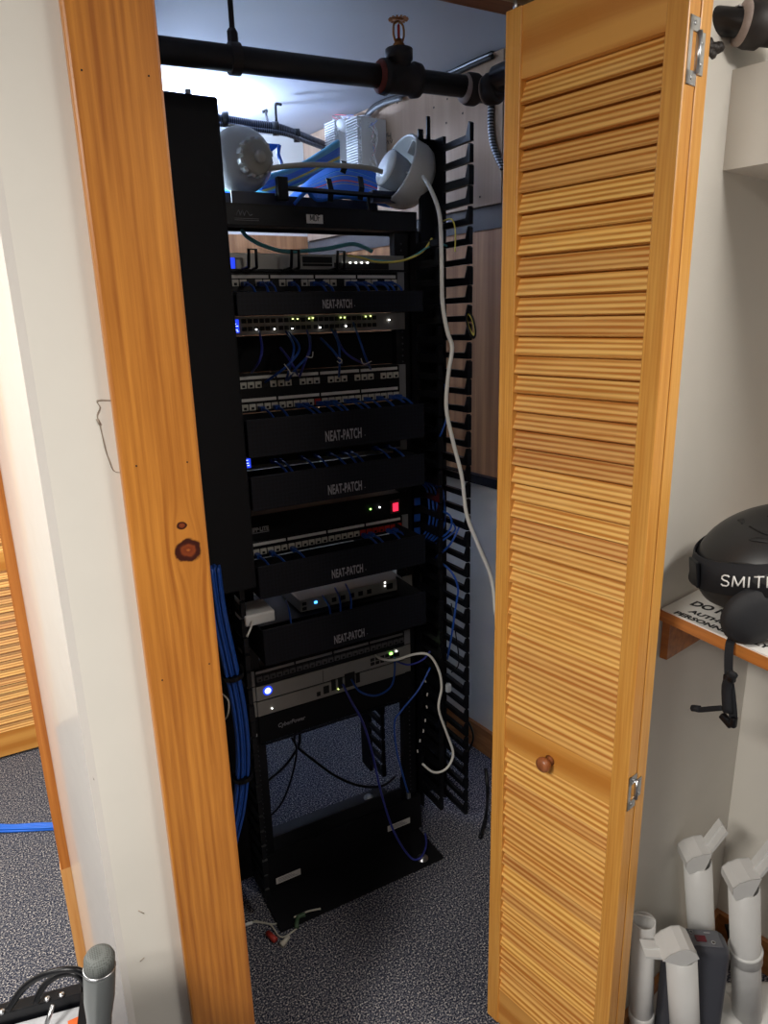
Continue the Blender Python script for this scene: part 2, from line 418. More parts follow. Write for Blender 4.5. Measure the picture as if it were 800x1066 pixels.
# casing
k0 = at(197, 573, y=.912)
cs = MB(); cs.b2((.125, .912, 0), (.2245, .93, 2.16), bev=.0035)
ob = single('trim_4', cs, m_case, 'wide knotty pine door casing left of the closet opening', 'trim', loc=(k0.x, .912, k0.z), kind='structure')
nh = MB()
for x, y in ((85, 73), (155, 79), (142, 485), (195, 481), (169, 708), (218, 691)):
    p = at(x, y, y=.912); nh.lathe([(.0011, -.0004), (.0011, .0004)], frame(p, (0, -1, 0)), 8)
obj('nail_hole', nh, m_ink, ob, (k0.x, .912, k0.z), label='small dark nail holes')
struct('trim_5', MB().b2((.212, .9302, 0), (.2255, 1.055, 2.004)), m_stain, 'pine jamb lining the left side of the closet opening', 'trim')
hd = MB(); hd.b2((.225, .925, 2.004), (.875, 1.05, 2.04)); 
h = struct('trim_6', hd, m_header, 'brown wooden head jamb over the closet opening', 'trim')
wu = MB(); wu.b2((.225, .93, 2.04), (.875, 1.05, 2.23)); struct('wall_top', wu, m_wall, 'white wall strip above the closet opening', 'wall')
# folding track
tr = Thing('door_track', 'pale metal folding door track under the head jamb', 'track', (.55, .975, 1.985))
t = MB(); t.b2((.24, .962, 1.995), (.86, .965, 2.004)); t.b2((.24, .985, 1.995), (.86, .988, 2.004)); t.b2((.24, .962, 2.001), (.86, .988, 2.004)); tr.part('channel', t, plain('cream_track', rgb(205, 190, 160), .4))
t = MB(); t.lathe([(.003, 1.972), (.003, 2.001)], Matrix.Translation((.782, .975, 0)), 10); tr.part('pivot_pin', t, m_steel)
# right chunk between closet and alcove, with the alcove's end wall
struct('wall_end', MB().prism([(.862, .760), (1.388, .857), (1.5, .9), (1.46, 1.05), (.875, 1.05)], 0, 2.23), m_wall, 'white end wall behind the folded door and helmet shelf', 'wall')
v2 = Vector((.184, -.983)); c0 = Vector((1.388, .857)); e0 = c0+v2*2
struct('wall_right', MB().prism([tuple(c0), tuple(e0), (e0.x+.3, e0.y), (1.7, .9)], 0, 2.23), m_wall, 'white wall at the right of the shelf alcove', 'wall')
# soffit box over the shelf
u2 = Vector((.983, .184)); s0 = Vector((1.059, .797)); s1 = s0+v2*1.0; s2 = s1+u2*.36; s3 = s0+u2*.34
struct('trim_7', MB().prism([tuple(s0), tuple(s1), tuple(s2), tuple(s3)], 1.745, 1.885), m_wall, 'white boxed soffit above the helmet shelf', 'soffit')
# alcove baseboards
bb = MB(); bb.prism([tuple(c0), tuple(c0-u2*.5), tuple(c0-u2*.5+v2*.012), tuple(c0+v2*.012)], 0, .09); struct('baseboard_end', bb, m_base, 'wooden baseboard along the end wall behind the boot dryers', 'baseboard')
bb = MB(); bb.prism([tuple(c0+v2*.012), tuple(c0-u2*.012+v2*.012), tuple(c0-u2*.012+v2*1.5), tuple(c0+v2*1.5)], 0, .09); struct('baseboard_right', bb, m_base, 'wooden baseboard along the right alcove wall', 'baseboard')
# closet side wall (inside), back wall, left wall
q0 = Vector((1.369, 1.761)); qd = Vector((-.1045, .9945)); qn = Vector((.9945, .1045))
def Q(s, off=0): p = q0+qd*s-qn*off; return (p.x, p.y)
def slab(s0_, s1_, o0, o1, z0, z1): return MB().prism([Q(s0_, o0), Q(s0_, o1), Q(s1_, o1), Q(s1_, o0)], z0, z1)
struct('wall_closet_right', slab(-.78, 1.25, -.1, 0, 0, 2.23), m_wall, 'white lower wall on the right inside the closet', 'wall')
pn = slab(-.7, 1.15, 0, .008, 1.03, 1.79)
for k in range(12): pn.prism([Q(-.68+k*.16, .008), Q(-.68+k*.16, .0085), Q(-.674+k*.16, .0085), Q(-.674+k*.16, .008)], 1.03, 1.79)
struct('trim_8', pn, m_panel, 'dark wood wall panelling on the right inside the closet', 'panelling')
lg = slab(-.7, 1.15, 0, .03, 1.0, 1.03); struct('trim_9', lg, m_black, 'black ledge rail below the wood panelling', 'rail')
struct('trim_10', slab(-.7, 1.15, 0, .012, 1.775, 1.84), m_greyband, 'grey painted band under the plywood board', 'trim')
struct('trim_11', slab(-.03, 1.1, 0, .022, 1.84, 2.226), m_ply, 'plywood backboard screwed to the wall below the closet ceiling', 'board')
struct('trim_12', slab(-.09, -.035, 0, .014, 1.83, 2.226), plain('pale_board', rgb(190, 186, 180), .6), 'pale upright batten beside the plywood backboard', 'batten')
struct('baseboard_closet', slab(-.7, 1.15, 0, .014, 0, .10), m_base, 'wooden baseboard on the right inside the closet', 'baseboard')
struct('wall_back', MB().b2((.0, 2.88, 0), (1.35, 2.96, 2.23)), m_wall, 'white back wall of the closet behind the rack', 'wall')
pb = MB(); pb.b2((.09, 2.872, 1.0), (1.24, 2.88, 1.86))
for k in range(9): pb.b2((.15+k*.13, 2.8715, 1.0), (.156+k*.13, 2.872, 1.86))
struct('trim_13', pb, m_panel, 'wood panelling on the back wall behind the rack', 'panelling')
struct('wall_closet_left', MB().b2((.02, 1.18, 0), (.09, 2.96, 2.23)), m_wall, 'white left side wall of the closet', 'wall')
struct('wall_far', MB().b2((-3.2, 2.69, 0), (.02, 2.78, 2.23)), m_wall, 'white wall around the far louvered closet doors', 'wall')

# ================================================================== LOUVERED DOORS
def leaf(T, ox, mats, W=.2937, flip=False, z0=.012, top=1.975, cols=None, thick=.0285, face=-1):
    """leaf in door-local coords: local y runs from far edge (0) to near edge (-W); local x=thickness from face 0 to +thick"""
    st, mid0, mid1, topr, botr = .0305, .718, .785, 1.878, .11
    for nm, y0, y1 in (('stile', 0, -st), ('stile', -W, -W+st)):
        T.part(nm, MB().b2((ox, min(y0, y1), z0), (ox+thick, max(y0, y1), top), bev=.0015), m_stile)
    for a_, b2_ in ((topr, top), (mid0, mid1), (z0, botr)):
        T.part('rail', MB().b2((ox+.003, -W+st, a_), (ox+thick-.003, -st, b2_)), m_rail)
    p = .0308
    for a_, b2_ in ((mid1, topr), (botr, mid0)):
        n = round((b2_-a_)/p); pp = (b2_-a_)/n; mb = MB()
        for k in range(n):
            z = a_+pp*k
            # tilted slat: bottom edge outward, top edge inward
            prof = [(ox+.002, z-.001), (ox+.0065, z-.003), (ox+.0235, z+pp+.004), (ox+.019, z+pp+.006)]
            y0, y1 = -W+st-.002, -st+.002
            v = [(x, y0, q) for x, q in prof]+[(x, y1, q) for x, q in prof]
            f = [(0, 1, 2, 3), (7, 6, 5, 4)]+[((i+1) % 4, i, 4+i, 4+(i+1) % 4) for i in range(4)]
            mb.add(v, f, False, max(.02, min(1, random.gauss(.55, .3))))
        T.part('louver_slats', mb, m_slat)

DH = R(11.3)
D = Thing('door_1', 'pine louvered bifold door folded open at the right of the rack', 'door', (.7636, .9744, 0), DH, kind='structure', local=True)
leaf(D, 0, None)
leaf(D, .0315, None)
W_ = .2937
# knob
zk = 1.54-(1.54-.624)*.87
kb = MB(); kb.lathe([(.0001, -.026), (.009, -.0255), (.0135, -.022), (.0145, -.017), (.0125, -.011), (.007, -.008), (.006, 0), (.010, .002)], frame((0, -.137, zk), (-1, 0, 0)) @ Matrix.Scale(-1, 4, (0, 0, 1)), 20)
D.part('knob', kb, m_knob)
def hinge(zc, h):
    mb = MB(); y = -W_
    mb.b2((.004, y-.0016, zc-h/2), (.027, y+.0002, zc-h/2+.016)); mb.b2((.004, y-.0016, zc+h/2-.016), (.027, y+.0002, zc+h/2)); mb.b2((.004, y-.0016, zc-h/2), (.011, y+.0002, zc+h/2))
    mb.b2((.0235, y-.0018, zc-h/2+.014), (.043, y+.0002, zc+h/2-.014))
    mb.lathe([(.0032, zc-h/2+.014), (.0032, zc+h/2-.014)], Matrix.Translation((.0262, y-.0028, 0)), 10)
    for dz in (-h/2+.008, h/2-.008): mb.lathe([(.003, 0), (.0022, .0009), (0, .0010)], frame((.015, y-.0016, zc+dz), (0, -1, 0)), 8)
    for dz in (-.012, .012): mb.lathe([(.003, 0), (.0022, .0009), (0, .0010)], frame((.036, y-.0016, zc+dz), (0, -1, 0)), 8)
    D.part('hinge', mb, m_steel)
hinge(1.850, .076); hinge(.757, .064)

# far louvered doors in the room to the left
D2 = Thing('door_2', 'louvered pine closet door across the room at far left', 'door', (.02, 2.655, 0), R(-90), kind='structure', local=True)
# local y from 0 to -W maps to world -x
leaf(D2, 0, None, W=.60)
D2.o.rotation_euler = (0, 0, R(90)); D2.o.location = (-.62, 2.655, 0)
D2.o.rotation_euler = (0, 0, R(-90)); D2.o.scale = (1, 1, 1)
# orient: face (-x local) must look to -Y world, near edge to the right
D2.o.matrix_world = Matrix(((0, -1, 0, -.62), (1, 0, 0, 2.655), (0, 0, 1, 0), (0, 0, 0, 1)))

# ================================================================== RACK
U = .04445; ZT = 1.776; YR = 1.57
XL, XR = .448, .931          # ear to ear
BX0, BX1 = .470, .910        # chassis
def zu(u): return ZT-u*U
RK = Thing('server_rack', 'black open frame equipment rack standing in the closet', 'equipment rack', (.69, 1.62, 0))
for x0, x1 in ((.448, .486), (.908, .950)):
    mb = MB(); mb.b2((x0, 1.575, .05), (x1, 1.580, 1.73)); xx = x0 if x0 < .6 else x1-.004
    mb.b2((xx, 1.575, .05), (xx+.004, 1.66, 1.73))
    xi = x1-.003 if x0 < .6 else x0; mb.b2((xi, 1.578, .05), (xi+.003, 1.60, 1.73))
    rail = RK.part('rail', mb, m_black)
    hs = MB(); hx = (x0+x1)/2-.003
    for k in range(1, 115):
        hs.lathe([(.0026, 0), (.0026, .0004)], frame((hx, 1.5750, 1.72-k*U/3*1.0), (0, -1, 0)), 6)
    RK.part('mounting_holes', hs, plain('hole_rim', rgb(70, 72, 76), .4, .8) if x0 < .6 else MATS.setdefault('rim', plain('hole_rim_bright', rgb(84, 86, 90), .4, .8)), parent=rail)
tb = MB(); tb.b2((.44, 1.555, zu(1)+.001), (.96, 1.562, zu(0)), bev=.001); tb.b2((.44, 1.555, zu(0)-.004), (.96, 1.66, zu(0))); tb.b2((.44, 1.562, zu(1)+.001), (.96, 1.60, zu(1)+.004))
top = RK.part('top_bar', tb, m_black)
tb = MB(); tb.b2((.44, 1.66, zu(1)), (.96, 1.665, zu(0))); RK.part('rear_top_bar', tb, m_black)
p = at(319, 223, y=1.5545); p2 = at(336.5, 233, y=1.5545)
lb = RK.part('name_label', MB().b2((p.x, 1.554, p2.z), (p2.x, 1.5552, p.z)), m_label, parent=top, label='white printed label')
mdf, wd = strokes_mb('MDF', .0125, .0008, lambda q: Vector((p.x+.009+q.x, 1.5538, p2.z+.0055+q.y)), .75)
RK.part('label_text', mdf, m_ink, parent=top)
lg = MB(); p = at(246, 224, y=1.554)
lg.tube([p, p+Vector((.006, 0, .010)), p+Vector((.009, 0, 0))], .0009, 5, 3); lg.tube([p+Vector((.009, 0, 0)), p+Vector((.014, 0, .010)), p+Vector((.018, 0, 0))], .0009, 5, 3); lg.tube([p+Vector((.018, 0, 0)), p+Vector((.023, 0, .010)), p+Vector((.030, 0, .001)), p+Vector((.036, 0, .003))], .0008, 5, 3)
lg.b2((p.x-.004, 1.5535, p.z-.006), (p.x+.05, 1.5547, p.z-.0052)); lg.b2((p.x-.004, 1.5535, p.z-.0095), (p.x+.05, 1.5547, p.z-.0087))
RK.part('maker_mark', lg, m_txtd, parent=top)
# base
mb = MB(); mb.b2((.44, 1.562, .010), (.955, 1.570, .125)); mb.b2((.44, 1.425, 0), (.945, 1.570, .008)); RK.part('front_foot_angle', mb, m_blackm)
mb = MB(); mb.b2((.44, 1.66, .010), (.955, 1.668, .09)); mb.b2((.44, 1.668, 0), (.945, 1.80, .008)); RK.part('rear_foot_angle', mb, plain('grey_black_plate', rgb(50, 52, 56), .6))
mb = MB(); mb.b2((.44, 1.565, .008), (.452, 1.665, .13)); mb.b2((.94, 1.565, .008), (.952, 1.665, .13)); RK.part('base_web', mb, m_black)
for (a_, c_) in (((288, 921), (313, 905)), ((404, 866), (427, 852))):
    p = at(*a_, y=1.5615); q = at(*c_, y=1.5615); cz = (p.z+q.z)/2
    stk = RK.part('rating_sticker', MB().b2((p.x, 1.5612, cz-.008), (q.x, 1.5622, cz+.012)), m_label)
    l2 = MB()
    for k in range(3): l2.b2((p.x+.006, 1.5609, cz-.003+k*.0045), (q.x-.01-.008*k, 1.5614, cz-.0015+k*.0045))
    RK.part('print', l2, m_txtd, parent=stk)
for (x, y) in ((384, 830), (440, 893)):
    p = at(x, y, z=.010); mb = MB(); mb.lathe([(.017, .008), (.017, .0105), (.010, .0115), (.010, .017), (.0065, .019), (0, .019)], Matrix.Translation((p.x, p.y, 0)), 16); RK.part('floor_bolt', mb, m_steel, label='round steel floor bolt')

# ---- generic rack pieces
def screws(T, u0, u1, n=2):
    for x in (.459, .921):
        for k in range(n):
            z = zu(u0)-(u1-u0)*U*((k+.5)/n if n > 1 else .5)
            mb = MB(); mb.lathe([(.0035, 0), (.003, .0015), (0, .0018)], frame((x, 1.5668, z), (0, -1, 0)), 8)
            T.part('screw', mb, m_steel)
def leds(T, pts, mat, s=.0016, y=1.563, name='indicator_light'):
    for (px, py) in pts:
        p = at(px, py, y=y); T.part(name, MB().box((p.x, y, p.z), (s*2, .0015, s*1.6)), mat)
def chassis(name, label, cat, u0, u1, mat, depth=.25, yf=1.567, ears=True, group=None, bx=(BX0, BX1), earmat=None):
    T = Thing(name, label, cat, ((bx[0]+bx[1])/2, yf+depth/2, zu(u1)), group=group)
    T.part('housing', MB().b2((bx[0], yf+.004, zu(u1)+.001), (bx[1], yf+depth, zu(u0)-.001)), m_black)
    fp = T.part('front_panel', MB().b2((bx[0], yf, zu(u1)+.001), (bx[1], yf+.004, zu(u0)-.001), bev=.001), mat)
    if ears:
        T.part('mounting_ear', MB().b2((XL, yf+.004, zu(u1)+.001), (bx[0]+.002, yf+.006, zu(u0)-.001)), earmat or mat)
        T.part('mounting_ear', MB().b2((bx[1]-.002, yf+.004, zu(u1)+.001), (XR, yf+.006, zu(u0)-.001)), earmat or mat)
    return T, fp
def jack_proto(mat, yf=1.567, w=.0155, h=.0145):
    mb = MB(); mb.b2((-w/2, yf-.0025, -h/2), (w/2, yf+.002, h/2), bev=.0006, seg=1)
    hl = MB(); hl.b2((-w*.22, yf-.0029, -h*.36), (w*.22, yf-.0024, h*.02))
    return mb, hl
def patch_panel(label, u0, rows, kinds, group='patch panels in the rack', frontmat=None, jm=None, striped=True, strip_top=True):
    """rows: list of (u centre of ports, u centre of label strip)"""
    ul = u0+len(rows)
    T, fp = chassis('patch_panel', label, 'patch panel', u0, ul, m_black, .05, ears=True, earmat=m_alu, group=group)
    for ri, (up_, us) in enumerate(rows):
        for g4 in range(4):
            xa = .472+g4*.1093
            st = MB().b2((xa, 1.5655, zu(us)-.0035), (xa+.104, 1.5672, zu(us)+.0035))
            T.part('label_strip', st, m_label if striped else m_alu)
        protos = {}
        for k in range(24):
            kd = kinds(ri, k)
            if kd is None: continue
            x = .481+k*.01803+(k//6)*.0012
            if kd not in protos:
                mb, hl = jack_proto(kd)
                o = T.part('port', MB_shift(mb, Vector((T.loc.x, 0, T.loc.z))), kd); h_ = T.part('port_opening', MB_shift(hl, Vector((T.loc.x, 0, T.loc.z))), m_rjblk, parent=o)
                o.location = (x-T.loc.x, 0, zu(up_)-T.loc.z); protos[kd] = o
            else:
                o = copy_tree(protos[kd], T.o); o.location = (x-T.loc.x, 0, zu(up_)-T.loc.z)
    return T
def MB_shift(mb, d):
    mb.v = [p+d for p in mb.v]; return mb

# top device 2-3
T, fp = chassis('network_switch', 'topmost silver network device with blue display and row of white lights', 'network switch', 2.2, 3.05, m_silver, group='silver network devices')
T.part('display', MB().b2((.478, 1.5655, zu(2.95)), (.502, 1.5672, zu(2.45))), m_lcd)
mb = MB()
for x0, x1 in ((315, 346),): 
    a_ = at(x0, 267, y=1.566); b2_ = at(x1, 273, y=1.566); mb.b2((a_.x, 1.5655, b2_.z-.002), (b2_.x, 1.5672, a_.z)); mb.b2((a_.x, 1.5655, b2_.z-.009), (b2_.x, 1.5672, b2_.z-.0035))
T.part('vent_slot', mb, m_rjblk)
T.part('port_row', MB().b2((.74, 1.5655, zu(2.95)), (.885, 1.5672, zu(2.62))), m_rjblk)
for i in range(5):
    p = at(359+i*6, 273.5, y=1.5635); T.part('indicator_light', MB().box((p.x, 1.5645, p.z), (.004, .002, .003)), m_ledw)
# D ring organisers in front of it
DR = Thing('cable_ring_bracket', 'black cable ring bracket in front of the topmost silver device', 'cable organiser', (.69, 1.52, zu(3.05)))
DR.part('bracket_bar', MB().b2((XL, 1.558, zu(3.08)), (XR, 1.566, zu(2.97))), m_black)
for px in (262, 306, 353):
    p = at(px, 282, y=1.53); mb = MB()
    mb.tube([(p.x-.012, 1.56, zu(3.02)), (p.x-.009, 1.52, zu(2.95)), (p.x-.008, 1.515, zu(2.15)), (p.x+.008, 1.515, zu(2.15)), (p.x+.009, 1.52, zu(2.95)), (p.x+.012, 1.56, zu(3.02))], .0035, 6, 1)
    DR.part('cable_ring', mb, m_blackp)
# patch panel A
patch_panel('uppermost patch panel, thin silver strip and blue leads, above the first logo cover', 3.05, [(3.62, 3.32)], lambda r, k: m_grey if k % 3 else m_rjblk)
# main switch
T, fp = chassis('network_switch', 'silver switch with blue square display under the first logo cover', 'network switch', 5.2, 6.15, m_silver, group='silver network devices')
T.part('display', MB().b2((.474, 1.5655, zu(6.0)), (.500, 1.5672, zu(5.35))), m_lcd)
mb = MB()
for k in range(9): mb.box((.478+random.random()*.018, 1.5652, zu(5.45+random.random()*.5)), (.003+random.random()*.003, .0006, .0015))
T.part('display_figures', mb, m_lcdw)
jm, jh = None, None
pr = None
for r_ in range(2):
    for k in range(24):
        x = .512+k*.0138+(k//6)*.004; z = zu(5.45 if r_ == 0 else 5.83)
        if pr is None:
            pr = T.part('port', MB_shift(MB().b2((-.0052, 1.5652, -.0045), (.0052, 1.5675, .0045)), Vector((T.loc.x, 0, T.loc.z))), m_rjblk); o = pr
        else: o = copy_tree(pr, T.o)
        o.location = (x-T.loc.x, 0, z-T.loc.z)
leds(T, [(305, 332), (310, 332), (322, 331.5), (326, 331), (355, 330.5), (359, 330.5), (381, 329.5), (386, 329)], m_leda)
leds(T, [(267, 343), (286, 342.5), (304.5, 342), (333.5, 341), (360.5, 339.5), (405.5, 333)], m_ledw)
# blank dark panel behind hanging cables
T, fp = chassis('blanking_panel', 'plain black panel behind the drooping blue leads', 'blanking panel', 6.2, 8.05, m_blackm, .04, yf=1.60, bx=(.44, .94), ears=False)
# patch panel B (48)
def kB(r, k):
    if r == 1 and k in (11,): return m_redj
    if r == 0: return m_grey if (k*7) % 4 else m_rjblk
    return m_grey
patch_panel('double row patch panel below the drooping blue leads', 8.05, [(8.62, 8.25), (9.75, 9.38)], kB)
# switch under NP2
T, fp = chassis('network_switch', 'silver switch with blue display peeking out under the second logo cover', 'network switch', 12.2, 13.05, m_silver, group='silver network devices')
T.part('display', MB().b2((.474, 1.5655, zu(12.9)), (.502, 1.5672, zu(12.4))), m_lcd)
mb = MB()
for k in range(7): mb.box((.478+random.random()*.02, 1.5652, zu(12.45+random.random()*.4)), (.003+random.random()*.003, .0006, .0015))
T.part('display_figures', mb, m_lcdw)
T.part('port_row', MB().b2((.504, 1.5655, zu(12.78)), (.908, 1.5672, zu(12.2))), m_rjblk)
# power unit
T, fp = chassis('power_strip', 'black rack power unit with a glowing red rocker switch', 'power unit', 15.55, 17.0, m_blackm, .2)
T.part('maker_name', text_mb('TRIPP·LITE', .0145, front_at((.478, 1.5663, zu(16.45))), .85, .0006), m_txt)
T.part('underline', MB().b2((.478, 1.566, zu(16.55)), (.535, 1.5668, zu(16.50))), m_txtd)
p = at(411, 527, y=1.566); sw = T.part('rocker_switch', MB().b2((p.x-.014, 1.562, p.z-.018), (p.x+.014, 1.567, p.z+.018), bev=.001), plain('switch_bezel', rgb(90, 50, 56), .4))
T.part('lit_rocker', MB().b2((p.x-.008, 1.5595, p.z-.012), (p.x+.008, 1.562, p.z+.010), bev=.001), m_ledr, parent=sw)
leds(T, [(386, 530)], m_ledg, .0022); leds(T, [(395.5, 528)], m_ledw, .0022)
# patch panel C
patch_panel('patch panel with white and red jacks above the fourth logo cover', 17.0, [(17.62, 17.18)], lambda r, k: m_redj if k >= 17 else m_grey)
# router
rb = (.600, .915)
T = Thing('router', 'small silver router with a blue light on the shelf above the lowest logo cover', 'router', (.76, 1.63, zu(21.7)))
T.part('housing', MB().b2((.602, 1.562, zu(21.7)), (.905, 1.72, zu(20.95)), bev=.002), m_silver)
T.part('mounting_ear', MB().b2((.905, 1.560, zu(21.75)), (.934, 1.563, zu(20.9))), m_silver)
T.part('usb_port', MB().b2((.607, 1.5615, zu(21.3)), (.619, 1.5622, zu(21.1))).b2((.607, 1.5615, zu(21.6)), (.619, 1.5622, zu(21.4))), m_rjblk)
for k in range(5): T.part('port', MB().b2((.69+k*.026, 1.5612, zu(21.5)), (.703+k*.026, 1.5622, zu(21.22))), m_rjblk)
T.part('port', MB().b2((.855, 1.5612, zu(21.5)), (.873, 1.5622, zu(21.15))), m_rjblk)
leds(T, [(329, 627)], m_ledb, .0035, 1.5612); leds(T, [(401, 606.5), (401, 610)], m_ledw, .0017, 1.5612)
SH = Thing('rack_shelf', 'black vented shelf carrying the white box and the router', 'shelf', (.69, 1.6, zu(21.85)))
mb = MB(); mb.b2((XL, 1.545, zu(21.85)), (XR, 1.75, zu(21.78))); SH.part('shelf_plate', mb, m_black)
bx = Thing('modem', 'white plastic modem box at the left end of the rack shelf', 'modem', (.50, 1.5, zu(21.75)))
p0 = at(270, 652, y=1.46)
mb = MB(); mb.b2((.425, 1.455, p0.z+.006), (.497, 1.54, p0.z+.034), bev=.004); bx.part('body', mb, m_white)
mb = MB(); mb.b2((.43, 1.545, p0.z), (.445, 1.55, p0.z+.085)); bx.part('stand_bracket', mb, m_steel)
mb = MB(); mb.tube([(.44, 1.453, p0.z+.02), (.432, 1.44, p0.z+.012), (.418, 1.43, p0.z-.004)], .0025, 6, 3); bx.part('lead', mb, m_wcab)
# patch panel D
patch_panel('lowest patch panel, all jacks empty, above the two silver recorders', 24.65, [(25.2, 24.78)], lambda r, k: MATS.setdefault('dimjack', plain('dim_jack', rgb(95, 95, 98), .5)), striped=False)
# silver units
T, fp = chassis('gateway', 'upper silver gateway with a round blue display', 'gateway', 25.68, 26.62, m_silver, .28, group='silver gateway and recorder')
p = at(279, 719, y=1.566)
dsp = T.part('round_display', MB().lathe([(.013, 0), (.013, .0012), (0, .0013)], frame((p.x, 1.567, p.z), (0, -1, 0)), 20), m_lcd)
T.part('display_figures', MB().lathe([(.0075, .0014), (.0085, .0014), (.0085, .002), (.0075, .002)], frame((p.x, 1.567, p.z), (0, -1, 0)), 20), m_lcdw, parent=dsp)
T.part('seam', MB().b2((.655, 1.5664, zu(26.55)), (.6562, 1.5672, zu(25.75))), m_rjblk)
mb = MB()
for px_ in range(4):
    for r_ in range(2): mb.b2((.800+px_*.0155, 1.566, zu(26.1+r_*.28)), (.812+px_*.0155, 1.5672, zu(25.9+r_*.28)))
T.part('port_block', mb, m_rjblk)
T.part('port', MB().b2((.862, 1.5655, zu(26.25)), (.892, 1.5672, zu(25.95))), m_rjblk)
leds(T, [(407.5, 680.5)], m_ledg, .004, 1.565); leds(T, [(413, 678)], m_ledw, .0022, 1.565)
T, fp = chassis('recorder', 'lower silver recorder with ports left of centre', 'recorder', 26.65, 27.62, m_silver, .28, group='silver gateway and recorder')
for x0, x1, y0, y1 in ((330, 334, 722, 724), (337, 343, 716, 721), (345, 350, 709, 718), (352, 357, 707, 716), (359, 370, 703, 713), (370.5, 375, 702, 710)):
    a_ = at(x0, y0, y=1.566); b2_ = at(x1, y1, y=1.566); T.part('port', MB().b2((a_.x, 1.5655, min(a_.z, b2_.z)), (b2_.x, 1.5672, max(a_.z, b2_.z)+.003)), m_rjblk)
leds(T, [(283.5, 737.5)], m_ledw, .0015, 1.565); leds(T, [(352.5, 717.5)], m_leda, .0015, 1.565)
# UPS
T, fp = chassis('battery_backup', 'black battery backup unit at the bottom of the equipment stack', 'battery backup', 27.65, 29.4, m_blackm, .35)
T.part('maker_name', text_mb('CyberPower', .0165, front_at((.520, 1.5663, zu(28.65))), .9, .0002, shear=.2), m_txtd)
T.part('indicator_light', MB().box((.459, 1.5655, zu(28.7)), (.007, .002, .007)), m_txt)
T.part('edge_lip', MB().b2((BX0, 1.560, zu(29.45)), (BX1, 1.567, zu(29.38))), m_black)

# ---- logo covers
def neat(zt, zb, label, ts, tx, tz, zback):
    T = Thing('cable_trough', label, 'cable trough cover', (.672, 1.49, zb), group='black cable trough covers with a printed name')
    T.part('front_cover', MB().b2((.452, 1.418, zb), (.890, 1.423, zt), bev=.0015), m_np)
    T.part('trough', MB().b2((.454, 1.423, zb), (.888, 1.566, zb+.002)).b2((.454, 1.423, zb), (.456, 1.566, zt-.006)).b2((.886, 1.423, zb), (.888, 1.566, zt-.006)).b2((.448, 1.562, zb), (.93, 1.566, zback)), m_blackm)
    T.part('printed_name', text_mb('NEAT-PATCH', ts*1.5, front_at((tx, 1.4172, tz-.002), 0), .44, .0006, align='CENTER', spacing=1.08), m_txtd)
    T.part('trademark_dot', MB().box((tx+ts*2.5, 1.4174, tz+.002), (.0016, .0006, .0016)), m_txtd)
    return T
def nz(z): return 1.54+(z-1.54)*1.418/1.57
zbk = [zu(4.05)-.001, zu(10.05)-.001, zu(13.05)-.001, zu(18)-.001, zu(21.87)]
names = [((1.5906, 1.545), 'slim uppermost black cable trough cover, above the main switch', .0165, (351.5, 318)),
         ((1.3355, 1.254), 'second black trough cover from the top, under the double row patch panel', .0215, (358, 455)),
         ((1.2136, 1.137), 'third black trough cover from the top, above the red lit power unit', .0205, (359.5, 510)),
         ((1.0097, .9325), 'fourth black trough cover from the top, below the white and red jacks', .0195, (362, 596.5)),
         ((.8566, .767), 'lowest black trough cover, just above the empty patch panel', .0195, (364, 664))]
for ((zt_, zb_), lab, ts, (px, py)), zk_ in zip(names, zbk):
    p = at(px, py, y=1.418); neat(zt_, zb_, lab, ts, p.x, p.z-.003, zk_)

# ================================================================== CABLE MANAGERS
def finger_mb(X, y0, y1, thick=False):
    mb = MB(); w = .011 if not thick else .014; h = .0075 if not thick else .011
    s = -1 if y1 < y0 else 1
    # arm tapers to the tip, then an upright hook
    prof = [(y0, -h), (y1, -h*.9), (y1, .030), (y1-s*.006, .034), (y1-s*.016, .0075), (y0, h*.8)]
    n = len(prof); v = [(X-w/2, a_, b_) for a_, b_ in prof]+[(X+w/2, a_, b_) for a_, b_ in prof]
    f = [tuple(range(n)), tuple(range(n, 2*n))[::-1]]+[((i+1) % n, i, n+i, n+(i+1) % n) for i in range(n)]
    return mb.add(v, f)
def fingers(T, X, y0, y1, z0, z1, pitch=U, off=0):
    n = int((z1-z0)/pitch)+1; L = T.loc
    P = [T.part('finger', MB_shift(finger_mb(X, y0, y1, tk), Vector((0, 0, L.z))), m_blackp) for tk in (False, True)]
    for k in range(n):
        tk = 1 if (k+off) % 5 == 2 else 0
        if k == 0: o = P[0]
        elif k == [i for i in range(n) if (i+off) % 5 == 2][0]: o = P[1]
        else: o = copy_tree(P[tk], T.o)
        o.location = (0, 0, z1-k*pitch-L.z)
RM = Thing('vertical_cable_manager', 'tall black finger duct standing along the right side of the rack', 'cable manager', (1.0, 1.6, 0))
mb = MB(); mb.b2((1.041, 1.562, .08), (1.050, 1.62, 1.95)); mb.b2((.963, 1.565, .08), (.969, 1.66, 1.74)); mb.b2((.963, 1.615, .08), (1.05, 1.62, 1.74)); mb.b2((1.0, 1.6, 1.70), (1.05, 1.61, 1.95)); RM.part('channel', mb, m_black)
fingers(RM, 1.0455, 1.562, 1.45, .10, 1.925)
fingers(RM, .965, 1.565, 1.46, .14, 1.70, off=1)
mb = MB(); mb.b2((1.02, 1.60, 1.92), (1.03, 1.604, 2.0)); mb.b2((.995, 1.60, 1.9), (1.01, 1.604, 1.97)); RM.part('top_spike', mb, m_black)
RR = Thing('rear_cable_manager', 'black finger duct on the rear of the right rack post', 'cable manager', (.93, 1.8, 0))
RR.part('channel', MB().b2((.905, 1.80, .08), (.915, 1.86, .9)), m_black); fingers(RR, .91, 1.80, 1.71, .12, .88)
LM = Thing('vertical_cable_manager', 'black duct with a tall flat cover on the left side of the rack', 'cable manager', (.38, 1.5, 0))
